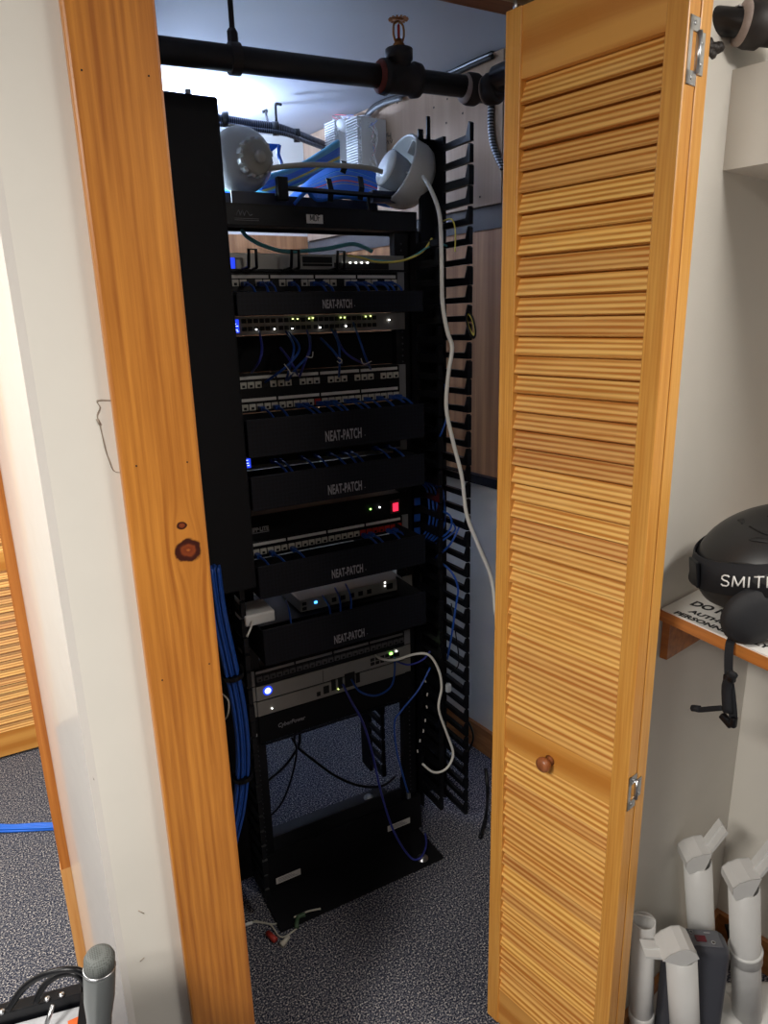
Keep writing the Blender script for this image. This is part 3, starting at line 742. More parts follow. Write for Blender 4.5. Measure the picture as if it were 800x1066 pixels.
LM.part('cover', MB().b2((.26, 1.420, .961), (.448, 1.436, 1.937), bev=.005), m_blackm)
LM.part('channel', MB().b2((.262, 1.46, .05), (.270, 1.60, 1.92)).b2((.434, 1.565, .05), (.442, 1.60, 1.92)).b2((.262, 1.595, .05), (.442, 1.60, 1.92)), m_black)
LM.part('side_return', MB().b2((.436, 1.436, .963), (.446, 1.56, 1.93)), m_blackm)
fingers(LM, .424, 1.565, 1.46, .08, .93)
mb = MB(); pz = at(196, 96, y=1.43)
mb.lathe([(.006, 1.935), (.006, 1.945), (0, 1.947)], Matrix.Translation((pz.x, 1.43, 0)), 8); LM.part('cover_pin', mb, m_steel)

# ================================================================== BLUE PATCH LEADS
def lead(pts, r=.0026, mat=None, name='patch_cable', label='', group=None, cat='cable', seg=6, sub=5):
    mb = MB(); mb.tube(pts, r, seg, sub)
    return single(name, mb, mat or m_blue, label, cat, group=group)
def port_x(k): return .481+k*.01803+(k//6)*.0012
def drops(ks, up_, ztop, label, group, mats=(None,), skew=0, down=.035):
    for k in ks:
        x = port_x(k); z = zu(up_)
        s = skew+random.uniform(-.006, .006)
        mb = MB(); mb.b2((x-.0058, 1.545, z-.006), (x+.0058, 1.565, z+.004), bev=.0008, seg=1)
        mb.tube([(x, 1.548, z-.001), (x+s*.4, 1.525, z-.004), (x+s, 1.500, z-.018), (x+s*1.5, 1.492, ztop-down)], .0027, 6, 5)
        single('patch_cable', mb, mats[k % len(mats)] or m_blue, label, 'cable', group=group)
drops([2, 4, 5, 8, 11, 12, 16, 17, 18, 20, 21, 22], 3.66, 1.5906, 'short blue lead from the uppermost patch panel into the slim cover', 'blue leads of the uppermost patch panel')
drops([3, 5, 8, 9, 11, 12, 13, 15, 16, 18, 20, 22, 23], 9.8, 1.3355, 'short blue lead from the double row patch panel down behind the second cover', 'blue leads above the second cover', skew=.012)
drops([4, 5, 8, 10, 12, 14, 15, 19, 21], 12.62, 1.2136, 'short blue lead from the half hidden switch down behind the third cover', 'blue leads above the third cover', skew=.01)
drops([1, 3, 6, 17, 18, 21, 22, 23], 17.72, 1.0097, 'short blue lead from the white and red jacks down behind the fourth cover', 'blue leads above the fourth cover', skew=.014)
# drooping leads from switch to double row panel
dl = [((270, 344), (273, 362), (270, 376), (262, 388)), ((298, 345), (306, 360), (303, 378), (298, 396)), ((301, 346), (312, 362), (300, 380), (276, 398)),
      ((320, 344), (323, 360), (318, 376), (312, 392)), ((323, 350), (322, 368), (308, 384), (300, 396)), ((345, 342), (352, 356), (354, 374), (353, 392)),
      ((349, 344), (356, 362), (366, 372), (382, 380)), ((368, 336), (374, 352), (380, 370), (386, 384)), ((334, 352), (346, 364), (352, 372), (356, 378)), ((292, 362), (300, 372), (306, 382), (310, 390))]
for i, q in enumerate(dl):
    Y = [1.560, 1.50, 1.49, 1.545]
    lead([at(px, py, y=Y[j]) for j, (px, py) in enumerate(q)], .0028, m_blue if i % 3 else m_bluev, label='blue lead drooping from the main switch to the double row patch panel', group='drooping blue leads below the main switch')
ties = [[(296, 379), (300, 384), (304, 390)], [(326, 366), (325, 372), (319, 371)], [(352, 372), (356, 375), (354, 378), (351, 376)], [(376, 373), (379, 379), (387, 376)], [(301, 388), (307, 388)]]
tnames = ['tied round the drooping leads at left', 'with a long tail on the centre left drooping leads', 'looped round the centre drooping leads', 'holding the rightmost drooping leads', 'lying just above the double row patch panel']
for q, nme in zip(ties, tnames): lead([at(a_, b2_, y=1.484) for a_, b2_ in q], .0011, m_wcab, name='zip_tie', label='thin white wire tie '+nme, cat='cable tie', seg=5)
# router leads
for q in ([(336, 620), (343, 632), (345, 648)], [(349, 612), (354, 624), (355, 640)], [(360, 608), (365, 620), (366, 636)]):
    lead([at(q[0][0], q[0][1], y=1.56), at(q[1][0], q[1][1], y=1.50), at(q[2][0], q[2][1], y=1.46)], .0027, label='short blue lead hanging in front of the small silver router', group='blue leads of the router')
lead([at(298, 625, y=1.56), at(301, 635, y=1.50), at(304, 654, y=1.46)], .0022, label='dark blue lead between the white modem and the router', mat=m_blue)
# recorder and gateway leads
lead([at(357, 712, y=1.562), at(366, 730, y=1.53), at(378, 752, y=1.50), at(388, 785, y=1.49), at(397, 825, y=1.48), at(410, 865, y=1.46), at(427, 892, y=1.46, ), at(438, 893, z=.03), at(444, 880, z=.02), at(443, 868, z=.012)], .0032, m_bluev, label='long violet blue cable hanging from the recorder to the foot plate')
lead([at(366, 707, y=1.562), at(375, 720, y=1.52), at(392, 724, y=1.50), at(407, 715, y=1.50), at(411, 700, y=1.53), at(411, 684, y=1.56)], .0028, label='blue lead looping from the recorder up to the gateway')
lead([at(410, 687, y=1.555), at(425, 692, y=1.50), at(440, 687, y=1.47), at(448, 678, y=1.46)], .0026, m_bluev, label='blue lead running right from the gateway into the finger duct')
lead([at(391, 682, y=1.560), at(398, 686, y=1.52), at(412, 687, y=1.48), at(432, 681, y=1.46), at(447, 682, y=1.44), at(457, 698, y=1.43), at(460, 716, y=1.43), at(457, 738, y=1.43), at(466, 765, y=1.43), at(472, 785, y=1.43), at(465, 800, y=1.43), at(452, 804, y=1.44), at(440, 795, y=1.45)], .0036, m_wcab, label='white lead leaving the gateway and looping low beside the rack')
lead([at(448, 695, y=1.445), at(436, 718, y=1.44), at(418, 740, y=1.45), at(411, 752, y=1.45), at(413, 780, y=1.45), at(420, 808, y=1.45), at(425, 825, y=1.45)], .0026, label='blue cable dangling beside the opening with a clear plug on its end')
p = at(425.5, 828, y=1.45); single('cable_plug', MB().box(p, (.010, .008, .018), bev=.001), m_steel, 'clear connector on the end of the dangling blue cable', 'connector')
# blue loops at right column
lead([at(466, 690-4, y=1.50), at(470, 664, y=1.45), at(475, 630, y=1.44), at(477, 612, y=1.44), at(470, 595, y=1.45), at(453, 581, y=1.5)], .003, label='blue cable bowing out through the lower fingers of the right duct')
lead([at(454, 580, y=1.50), at(466, 570, y=1.45), at(473, 560, y=1.43), at(478, 549, y=1.43)], .0028, label='blue cable end sticking out of the right duct')
lead([at(452, 555, y=1.50), at(462, 558, y=1.46), at(470, 548, y=1.44), at(468, 536, y=1.44), at(455, 530, y=1.5)], .0028, label='small blue loop at the middle of the right duct')
lead([at(463, 400, y=1.48), at(466, 428, y=1.45), at(461, 448, y=1.45), at(452, 466, y=1.5)], .0022, label='thin blue cable curving beside the white cable at the right duct')
lead([at(452, 567, y=1.5), at(462, 562, y=1.46), at(474, 552, y=1.44), at(472, 545, y=1.44)], .0025, label='thin blue cable crossing the right duct under the small loop')
for j, xx in enumerate((447, 451, 455, 459, 463)):
    lead([at(xx-14, 500, y=1.56), at(xx-3, 508, y=1.53), at(xx, 525, y=1.52), at(xx, 545, y=1.52), at(xx-8, 560, y=1.54), at(xx-18, 566, y=1.56)], .0028, label='blue cable in the coil held inside the right duct', group='coil of blue cables in the right duct')
for i, yy in enumerate((522, 539, 553)):
    p = at(434.5, yy, y=1.54); single('velcro_strap', MB().box(p, (.018, .004, .020), bev=.001), m_blue, 'blue strap tag on the right post beside the '+['red switch', 'red jacks', 'row of red jacks'][i], 'strap')
# left blue bundle
LB = Thing('cable_bundle', 'thick bundle of blue cables hanging at the lower left of the rack', 'cable bundle', (.40, 1.40, .3))
ctr = [(222, 590), (229, 640), (240, 690), (250, 740), (254, 790), (250, 840), (240, 885), (236, 930), (234, 968)]
for k in range(13):
    a_ = k*2.4; rr = .017*math.sqrt((k+.5)/13)
    off = Vector((math.cos(a_)*rr, math.sin(a_)*rr*.8, 0))
    LB.part('cable', MB().tube([at(x, y, y=1.39)+off for x, y in ctr], .0036, 6, 5), m_blue)
for (x, y) in ((243, 703), (253, 808)):
    p = at(x, y, y=1.39); LB.part('tie_strap', MB().lathe([(.0215, -.005), (.023, -.005), (.023, .005), (.0215, .005), (.0215, -.005)], frame(p, (.1, 0, -1)), 20), m_blackp)
p = at(236, 742, y=1.47); 
single('cable_loop', MB().tube([at(231, 722, y=1.45), at(238, 730, y=1.45), at(237, 745, y=1.45), at(231, 752, y=1.45)], .002, 6, 5), m_wcab, 'pale wire loop behind the left blue bundle', 'cable')
# the long white cable
lead([at(441, 184, y=1.55), at(450, 200, y=1.50), at(458, 225, y=1.46), at(460, 270, y=1.42), at(461, 315, y=1.42), at(466, 345, y=1.41), at(471, 362, y=1.41), at(467, 390, y=1.41), at(465, 425, y=1.41), at(472, 460, y=1.41), at(481, 496, y=1.41), at(486, 535, y=1.40), at(497, 565, y=1.39), at(512, 603, y=1.38), at(516, 640, y=1.36)], .0052, m_wcab, label='long white cable hanging from the bell shaped lamp down the right side', seg=8)
# teal and yellow fibres at top
lead([at(252, 240, y=1.66), at(258, 247, y=1.64), at(275, 256, y=1.62), at(300, 262, y=1.60), at(340, 259, y=1.60), at(368, 254, y=1.60), at(388, 262, y=1.58)], .0045, m_teal, label='teal cable sagging under the rack top bar')
lead([at(362, 266, y=1.55), at(375, 268, y=1.53), at(395, 273, y=1.52), at(420, 271, y=1.50), at(440, 262, y=1.50), at(450, 248, y=1.50)], .0026, m_yel, label='yellow fibre cable leaving the topmost device to the right')
lead([at(372, 267, y=1.55), at(392, 271, y=1.53), at(415, 272, y=1.52), at(432, 266, y=1.50), at(452, 254, y=1.50), at(466, 256, y=1.49)], .0026, m_teal, label='teal fibre cable beside the yellow one')
lead([at(462, 230, y=1.49), at(470, 228, y=1.46), at(474, 238, y=1.46), at(474, 262, y=1.47)], .0018, m_yel, label='thin yellow wire hanging among the upper fingers of the right duct')
# fibre coil on fingers
FC = Thing('fiber_coil', 'small coil of black, yellow and teal fibre hooked on the right duct', 'cable coil', at(490, 355, y=1.44))
for j, (m_, rr) in enumerate(((m_blackp, .030), (m_blackp, .028), (m_yel, .025), (m_teal, .0265), (m_blackp, .032), (m_yel, .022))):
    c = at(490.5, 338, y=1.43+.004*j); pts = [c+Vector((math.cos(t_)*rr*.36, math.sin(t_*1)*.012, math.sin(t_)*rr)) for t_ in [i*2*PI/14 for i in range(15)]]
    FC.part('loop', MB().tube(pts, .0019, 6, 3), m_)
# black cables inside the opening
lead([at(308, 762, y=1.62), at(308, 775, y=1.65), at(325, 790, y=1.72), at(350, 808, z=.10), at(375, 818, z=.06), at(398, 818, z=.04), at(412, 808, z=.04)], .0042, m_blackp, label='black power cord sweeping right under the battery backup')
lead([at(312, 762, y=1.62), at(311, 776, y=1.66), at(298, 796, y=1.72), at(280, 812, z=.10), at(270, 822, z=.06)], .0042, m_blackp, label='black power cord crossing down to the left post')
lead([at(304, 768, y=1.63), at(309, 782, y=1.66), at(303, 812, y=1.7), at(292, 838, y=1.7), at(275, 855, y=1.7)], .0032, m_blackp, label='thin black cord hanging behind the rack opening')
lead([at(480, 745, y=1.58), at(488, 752, y=1.58), at(493, 768, y=1.58), at(486, 785, y=1.58), at(478, 790, y=1.58)], .0035, m_blackp, label='black cord loop behind the right duct')
lead([at(506, 800, y=1.45), at(508, 825, y=1.42), at(506, 850, z=.03), at(500, 872, z=.012)], .006, m_blackp, label='black hose end beside the door stile near the floor')
lead([at(470, 628, y=1.50), at(474, 655, y=1.47), at(478, 690, y=1.46), at(470, 700, y=1.46)], .002, m_blackp, label='thin black wire among the lower fingers')
p = at(467, 716, y=1.44); single('inline_adapter', MB().box(p, (.016, .014, .026), bev=.005, seg=3, smooth=True), m_clear, 'clear oval adapter hanging by the white loop', 'adapter')
wt = [(443, 709), (445, 723), (444.5, 736), (443, 750), (441, 761), (437.5, 771), (435, 782)]
for x, y in wt:
    p = at(x, y, y=1.46); single('marker_tag', MB().box(p, (.0035, .002, .009), rot=Euler((0, random.uniform(-.4, .4), 0)).to_matrix()), m_wcab, 'tiny white marker tag in a column beside the white loop', 'tag', group='white marker tags on the right duct')

# floor clutter
EB = Thing('headphone_leads', 'tangle of thin cords with a red and a white plug on the floor', 'cord', at(290, 965, z=0))
def fl(pts, r, z=.004): return MB().tube([at(x, y, z=z) for x, y in pts], r, 6, 5)
EB.part('cord', fl([(254, 963), (264, 960), (280, 962), (286, 968), (290, 974), (297, 975), (310, 966)], .0022), m_cream)
EB.part('cord', fl([(264, 958), (285, 962), (300, 956), (312, 952)], .0018), m_cream)
EB.part('cord', fl([(306, 955), (320, 949), (334, 946)], .0025, .012), m_cream)
EB.part('plug', MB().tube([at(279, 971, z=.008), at(287, 979, z=.008)], .0075, 10, 1), plain('red_plug', rgb(170, 50, 40), .5), label='red plug')
EB.part('plug', MB().tube([at(301, 975, z=.008), at(293, 984, z=.008)], (lambda t: .005+.003*t), 10, 1), m_cream, label='cream plug')
EB.part('connector', MB().tube([at(309, 966, z=.008), at(310, 955, z=.010), at(318, 952, z=.012)], .006, 8, 2), plain('green_connector', rgb(70, 96, 70), .5), label='green connector')
EB.part('plug', MB().tube([at(253, 963.5, z=.005), at(263, 960.5, z=.005)], .004, 8, 1), m_white)

# ================================================================== TOP OF THE RACK
TY = 1.64
CT = Thing('cable_tray', 'black open tray bolted on top of the rack', 'cable tray', (.75, 1.72, ZT))
a_ = at(294, 184, y=TY); b2_ = at(294, 209, y=TY)
CT.part('upright', MB().b2((a_.x-.014, TY-.005, b2_.z), (a_.x+.012, TY+.012, a_.z), bev=.002), m_blackp)
a2 = at(298, 196, y=TY); a3 = at(412, 205, y=TY)
CT.part('front_bar', MB().tube([a2, a3], (.008, .004), 4, 1), m_blackp)
bp = plain('blue_lit_black_tray', rgb(30, 40, 70), .4)  # black tray plates tinted blue to carry the bluish lamp light
a4 = at(388, 196, y=TY); a5 = at(420, 212, y=TY)
CT.part('end_bracket', MB().b2((a4.x, TY, a5.z), (a5.x, TY+.02, a4.z-.004)), bp)
CT.part('end_post', MB().b2((a5.x-.006, TY-.006, a5.z), (a5.x+.010, TY+.02, a4.z+.006)), m_blackp)
q1 = at(245, 200, y=1.66); q2 = at(288, 210, y=1.66)
CT.part('side_plate', MB().b2((.535, 1.655, 1.778), (a_.x-.014, 1.662, 1.816)), bp)
CT.part('base_pan', MB().b2((.50, 1.66, 1.778), (.955, 2.0, 1.782)), m_blackp)
CT.part('rear_lip', MB().b2((.50, 1.74, 1.782), (.955, 1.744, 1.825)), bp)
a6 = at(382, 200, y=1.66)
CT.part('tie_post', MB().b2((a6.x-.003, 1.65, 1.78), (a6.x+.003, 1.656, 1.83)), m_blackp)

# big arch of cables
CB = Thing('cable_bundle', 'arch of bright blue, pink and yellow cables over the rack top', 'cable bundle', (.8, 1.85, 1.80))
cols = [m_litblue]*6+[m_cyan]+[m_litblue]*3+[m_yel]+[m_litblue]*3+[m_pink, m_pink, m_litblue, m_yel]+[m_litblue]*10
for i, m_ in enumerate(cols):
    f_ = i/len(cols); yy = 1.86-.12*f_
    top_y = 172+f_*34
    pts = [at(292+f_*14, 215-f_*2, y=yy), at(310+f_*10, 200-f_*1, y=yy), at(330, top_y+12*(1-f_*.7), y=yy), at(356, top_y, y=yy), at(382, top_y+6*(1-f_*.4), y=yy), at(402, top_y+20*(1-f_*.6), y=yy), at(414, 215, y=yy)]
    CB.part('cable', MB().tube(pts, .0062 if m_ is m_litblue else .005, 8, 5), m_)
for (x0, y0, x1, y1) in ((342, 186, 344, 210), (358, 168, 357, 180), (375, 184, 375, 208)):
    p = at(x0, y0, y=1.74); q = at(x1, y1, y=1.72); CB.part('tie_strap', MB().tube([p, (p+q)/2+Vector((0, -.01, 0)), q], (.010, .002), 4, 1, flat=(1, 0, 0)), m_blackp)
CB2 = Thing('cable_bundle', 'sloping bundle of pale and deep blue cables behind the arch', 'cable bundle', (.85, 2.1, 1.85))
for i in range(9):
    m_ = [m_cyan, m_cyan, m_litblue, m_litblue, m_litblue, m_yel, m_cyan, m_litblue, m_cyan][i]; d_ = i*4.2
    CB2.part('cable', MB().tube([at(262+i*2, 188+d_*.6, y=1.95), at(288, 182+d_*.55, y=2.0), at(312, 173+d_*.5, y=2.05), at(334, 160+d_*.6, y=2.1), at(352, 148+d_*.75, y=2.16)], .0078, 8, 5), m_)
CB3 = Thing('cable_bundle', 'cyan lit cables low at the left end of the rack top', 'cable bundle', (.6, 1.9, 1.80))
for i in range(6):
    CB3.part('cable', MB().tube([at(232, 186+i*5, y=1.90), at(246, 191+i*4, y=1.88), at(262, 198+i*3, y=1.86), at(286, 205+i*2, y=1.84)], .0065, 8, 4), m_cyan if i < 3 else m_blue)
# small blue flag and hooks
bf = MB(); P3 = [at(275, 149, y=2.183), at(292, 150, y=2.183), at(280, 161, y=2.183)]; bf.add([*P3, *[p+Vector((0, .004, 0)) for p in P3]], [(0, 1, 2), (5, 4, 3), (0, 3, 4, 1), (1, 4, 5, 2), (2, 5, 3, 0)])
single('cable_flag', bf, m_blue, 'small blue triangular tag behind the left globe', 'tag')
lead([at(291, 151, y=2.18), at(290, 160, y=2.18), at(293, 170, y=2.16), at(296, 190, y=2.05), at(298, 204, y=1.95)], .006, m_blue, label='short upright blue cable behind the left globe')

# left globe lamp and right bell lamp
gc = at(251, 167, y=1.72)
GL = Thing('globe_lamp', 'round white globe head with a ribbed collar at the left of the rack top', 'lamp', (gc.x, gc.y, gc.z-.075))
prof = [(0, .072)]+[(.073*math.sin(a_), .072*math.cos(a_)) for a_ in [i*PI/14 for i in range(1, 14)]]+[(0, -.072)]
ax = (-fw*.75+rt*.62-up*.28).normalized()
GL.part('globe', MB().lathe(prof, frame(gc, (0, 0, 1)), 32), m_white)
GL.part('slot', MB().box(gc+up*.062+rt*(-.012)-fw*.036, (.018, .004, .003)), m_grey)
col = MB(); fr = frame(gc+ax*.050, ax); col.lathe([(.040, 0), (.040, .012), (.036, .030), (.032, .034), (.018, .036), (.016, .040), (0, .041)], fr, 28)
cg = GL.part('collar', col, m_cream)
for k in range(12):
    a_ = 2*PI*k/12; GL.part('rib', MB().box((.038*math.cos(a_), .038*math.sin(a_), .018), (.008, .012, .022), rot=Matrix.Rotation(a_, 3, 'Z'), bev=.002, mat=fr), m_white, parent=cg)
kb = MB(); kb.lathe([(.013, .036), (.014, .044), (.011, .050), (0, .052)], fr, 20); GL.part('pivot_cap', kb, m_grey)

bc = at(425, 182, y=1.66)
BL = Thing('bell_lamp', 'white bell shaped lamp housing at the right end of the rack top', 'lamp', (bc.x, bc.y, bc.z-.08))
ax2 = (-rt*.82-fw*.52+up*.22).normalized(); fr2 = frame(bc, ax2)
b_ = MB(); b_.lathe([(0, -.046), (.038, -.046), (.066, -.040), (.080, -.022), (.086, .0), (.086, .034), (.082, .038), (.078, .034), (.076, .0), (.045, -.020), (0, -.024)], fr2, 36)
BL.part('housing', b_, m_white)
b_ = MB(); b_.lathe([(0, -.02), (.030, -.018), (.042, .02), (.046, .058), (.043, .058), (.038, .02), (.026, -.012), (0, -.014)], fr2 @ Matrix.Translation((.0, -.012, 0)), 30); BL.part('cup', b_, m_clear)
b_ = MB(); b_.lathe([(0, .044), (.041, .046), (.044, .058), (.042, .062), (0, .062)], fr2 @ Matrix.Translation((.0, -.012, 0)), 30); BL.part('lens', b_, m_white)
for k in range(4):
    a_ = PI/2*k+.5; BL.part('spoke', MB().box((.058*math.cos(a_), .058*math.sin(a_), .012), (.030, .004, .030), rot=Matrix.Rotation(a_, 3, 'Z'), mat=fr2), m_white)
lead([at(277, 177, y=1.655), at(290, 174, y=1.645), at(320, 171.5, y=1.63), at(360, 172.5, y=1.62), at(385, 175, y=1.62), at(398, 179, y=1.62)], .0058, m_cream, name='lamp_cord', label='stout cream cord joining the two white lamps', seg=8)

# lit lamp behind the duct cover
bp_ = Vector((.70, 2.52, 2.06))
LP = Thing('led_bulb', 'lit white bulb behind the tall black cover', 'lamp', (bp_.x, bp_.y, bp_.z-.08))
LP.part('socket', MB().lathe([(.013, -.08), (.015, -.03), (.018, -.022)], Matrix.Translation(bp_), 14), m_white)
LP.part('glass', MB().lathe([(.017, -.022)]+[(.026*math.sin(a_), -.026*math.cos(a_)) for a_ in [.9+i*(PI-.9)/8 for i in range(8)]]+[(0, .026)], Matrix.Translation(bp_), 16), m_bulb)
LP.part('reflector', MB().lathe([(.020, -.028), (.030, -.022), (.062, .030), (.064, .030), (.032, -.026), (.020, -.032)], Matrix.Translation(bp_), 24), m_white)
LP.part('bracket', MB().b2((bp_.x-.006, bp_.y-.006, bp_.z-.10), (bp_.x+.006, 2.873, bp_.z-.08)), m_black)

LS = Thing('added_glow_bar', 'added glowing bar beside the tall black cover, lighting the rack top', 'lamp', (.45, 1.66, 1.80))  # invented emitter that brightens the globe, cables and bell lamp
LS.part('bar', MB().b2((.436, 1.604, 1.82), (.444, 1.90, 1.90), bev=.001), m_white)
LS.part('glow_face', MB().b2((.444, 1.76, 1.83), (.447, 1.89, 1.892)), emit('strip_glow', (.62, .80, 1, 1), 38))

# punch down blocks on the plywood
def wallp(px, py, off=0):
    # point on the closet's right wall plane, offset inward
    d = rt*((px-400)/F)+up*((533-py)/F)+fw; n = Vector((qn.x, qn.y, 0)); p0 = Vector((q0.x, q0.y, 0))-n*off
    t_ = n.dot(p0-CP)/n.dot(d); return CP+d*t_
for (x0, x1, yt, yb, lab) in ((343, 353.5, 126, 177, 'left hand punch down block crowded with white and blue wires'), (365, 377, 122, 180, 'right hand punch down block with a column of white ridges')):
    A_ = wallp(x0, yb, .13); B_ = wallp(x1, yb, .13); Ct = wallp((x0+x1)/2, yt, .13)
    T = Thing('punch_down_block', lab, 'wiring block', ((A_.x+B_.x)/2, (A_.y+B_.y)/2, A_.z), group='wiring blocks on the plywood')
    dirv = (B_-A_); dirv.z = 0; ln = dirv.length; dirv.normalize(); nv = Vector((-qn.x, -qn.y, 0)); hgt = Ct.z-(A_.z+B_.z)/2
    fr3 = Matrix((dirv, nv, Vector((0, 0, 1)))).transposed().to_4x4(); fr3.translation = Vector(((A_.x+B_.x)/2, (A_.y+B_.y)/2, (A_.z+B_.z)/2))+nv*.0
    T.part('base', MB().box((0, -.055, hgt/2), (ln*.9, .10, hgt), mat=fr3), m_white)
    n = 20
    for k in range(n):
        T.part('ridge', MB().box((0, .006, hgt*(k+.5)/n), (ln, .014, hgt/n*.5), mat=fr3), m_white)
wc_ = [m_white, m_white, plain('pale_pink_wire', rgb(240, 190, 190), .5), m_white, plain('pale_blue_wire', rgb(150, 170, 235), .5), m_white, m_pink]
for (cx, cy, w_, h_, n, lab) in ((358, 150, 9, 26, 16, 'mass of thin white and blue wires between the two wiring blocks'), (386, 155, 8, 30, 14, 'fan of pink and white wires right of the wiring blocks'), (366, 126, 22, 7, 12, 'loose loops of wire over the top of the wiring blocks')):
    T = Thing('wire_tangle', lab, 'wires', wallp(cx, cy+h_, .09))
    for k in range(n):
        pts = [wallp(cx+random.uniform(-w_, w_), cy+random.uniform(-h_, h_) if h_ < 10 else cy-h_+2*h_*j/4+random.uniform(-3, 3), .07+random.random()*.03) for j in range(5)]
        T.part('wire', MB().tube(pts, .0012, 5, 4), wc_[(k*5+n) % 7])
p = wallp(357.5, 131, .13); single('wire_spool', MB().lathe([(0, -.004), (.016, -.004), (.018, 0), (.016, .004), (0, .005)], frame(p, (-.8, -.6, 0)), 20, sx=1.6), m_white, 'white round disc at the top of the wiring blocks', 'spool')
# white document pouch, scribble on the ply
PT = [wallp(381, 130, .03), wallp(398, 129, .03), wallp(398, 155, .03), wallp(381, 156, .03)]
nv3 = Vector((-qn.x, -qn.y, 0))*.004
mb = MB(); mb.add([*PT, *[p+nv3 for p in PT]], [(0, 1, 2, 3), (7, 6, 5, 4), (0, 4, 5, 1), (1, 5, 6, 2), (2, 6, 7, 3), (3, 7, 4, 0)])
single('paper_sheet', mb, m_label, 'white paper sheet pinned to the plywood beside the wiring blocks', 'paper')
sc_ = MB()
for ln_ in ([(398, 139), (398, 145)], [(400, 140), (403, 139), (402, 144), (400, 143)], [(404, 138), (404, 142), (407, 141)], [(407, 138), (407, 145)], [(398, 148), (401, 147), (400, 151)], [(402, 150), (404, 146), (405, 150)], [(406, 146), (408, 149), (409, 145)]):
    sc_.tube([wallp(a_, b2_, .0225) for a_, b2_ in ln_], .0012, 4, 1)
single('pen_writing', sc_, m_ink, 'black pen note scribbled on the plywood', 'writing')
ns = MB()
for x, y in ((414, 107), (465, 128), (482, 118), (505, 80), (508, 86), (466, 103), (452, 112), (500, 205)): ns.lathe([(.003, 0), (.003, .001)], frame(wallp(x, y, .0225), (-1, 0, 0)), 6)
single('screw_heads', ns, m_ink, 'dark screw heads dotted over the plywood backboard', 'screws', kind='stuff')

# conduits
BC = Thing('armored_conduit', 'dark conduit run slung below the ceiling behind the left globe', 'conduit', at(290, 131, z=2.12))
pp = [at(x, y, z=2.13) for x, y in ((205, 122), (232, 124), (262, 129), (290, 133), (315, 142), (350, 156))]
BC.part('tube', MB().tube(pp, .013, 10, 5), m_armorx)
BC.part('tube', MB().tube([p+Vector((.004, -.02, -.02)) for p in pp], .007, 8, 5), m_armorx)
for (x, y) in ((235, 124), (287, 134), (309, 141)):
    p = at(x, y, z=2.125); BC.part('clamp', MB().lathe([(.019, -.010), (.021, -.010), (.021, .010), (.019, .010)], frame(p, (.95, -.3, 0)), 14), m_pipe)
for (x, y, x2, y2, x3, y3) in ((280, 130, 277, 115, 273, 116), (288, 131, 287, 108, 293, 108)):
    BC.part('hook', MB().tube([at(x, y, z=2.14), at(x2, y2+4, z=2.19), at(x2+1, y2, z=2.205), at(x3, y3+1, z=2.200)], .0045, 6, 3), m_pipe)
EC = Thing('conduit', 'thin grey conduit along the joint of the ceiling and plywood', 'conduit', wallp(440, 92, .03))
EC.part('tube', MB().tube([wallp(x, y, .035) for x, y in ((379, 124), (387, 113), (398, 106), (416, 100), (440, 92), (466, 81), (490, 69), (513, 59))], .007, 8, 5), m_iron)
EC.part('tube', MB().tube([wallp(x, y, .045) for x, y in ((377, 130), (386, 117), (400, 108), (418, 103))], .006, 8, 5), m_alu)
EC.part('cover_strip', MB().tube([wallp(x, y, .02) for x, y in ((440, 90), (466, 78), (490, 66), (514, 55))], .010, 6, 3), m_armor)
AC = Thing('armored_cable', 'armoured cable dropping beside the batten at the top right', 'cable', wallp(510, 150, .03))
AC.part('sheath', MB().tube([wallp(x, y, .03) for x, y in ((512, 104), (511, 125), (513, 148), (519, 165), (524, 175))], .009, 8, 5), m_armor)

# sprinkler pipe
SP = Thing('sprinkler_pipe', 'black iron sprinkler pipe crossing above the rack', 'pipe', (.7, 1.5, 2.0))
PA = at(150, 50, y=1.5); PB = at(500, 92, y=1.5)
PA.z = PA.z; dirp = (PB-PA).normalized(); PA2 = PA-dirp*.12
SP.part('main_pipe', MB().tube([PA2, PB], .0235, 20, 1), m_pipe)
# tee
Tc = at(416, 80, y=1.5); Tc = PA+dirp*((Tc-PA).dot(dirp))
tee = MB(); fr4 = frame(Tc, dirp); tee.lathe([(.024, -.048), (.034, -.048), (.036, -.034), (.031, -.030), (.031, .030), (.036, .034), (.034, .048), (.024, .048)], fr4, 24)
tee.lathe([(.026, 0), (.026, .035), (.030, .036), (.030, .056), (.020, .058), (.0, .058)], Matrix.Translation(Tc), 20)
tee_o = SP.part('tee_fitting', tee, m_iron)
SP.part('sealant_ring', MB().lathe([(.0245, -.056), (.031, -.052), (.033, -.048), (.024, -.048)], fr4, 20), m_redpaste, parent=tee_o, label='reddish thread sealant')
hdp = Tc+Vector((0, 0, .058))
sh = MB(); sh.lathe([(.012, 0), (.013, .008), (.009, .012), (.007, .018), (.0, .018)], Matrix.Translation(hdp), 12)
sh.tube([hdp+Vector((-.008, 0, .012)), hdp+Vector((-.013, 0, .026)), hdp+Vector((-.011, 0, .045)), hdp+Vector((0, 0, .052))], .0025, 6, 4)
sh.tube([hdp+Vector((.008, 0, .012)), hdp+Vector((.013, 0, .026)), hdp+Vector((.011, 0, .045)), hdp+Vector((0, 0, .052))], .0025, 6, 4)
hd_o = SP.part('sprinkler_head', sh, m_brass, label='brass upright sprinkler head')
dfl = MB()
dfl.lathe([(0, .054), (.012, .054), (.012, .056), (0, .057)], Matrix.Translation(hdp), 20)
for k in range(14):
    a_ = 2*PI*k/14; dfl.box((.016*math.cos(a_), .016*math.sin(a_), .055), (.012, .0045, .0015), rot=Matrix.Rotation(a_, 3, 'Z'), mat=Matrix.Translation(hdp))
SP.part('deflector', dfl, m_brass, parent=hd_o)
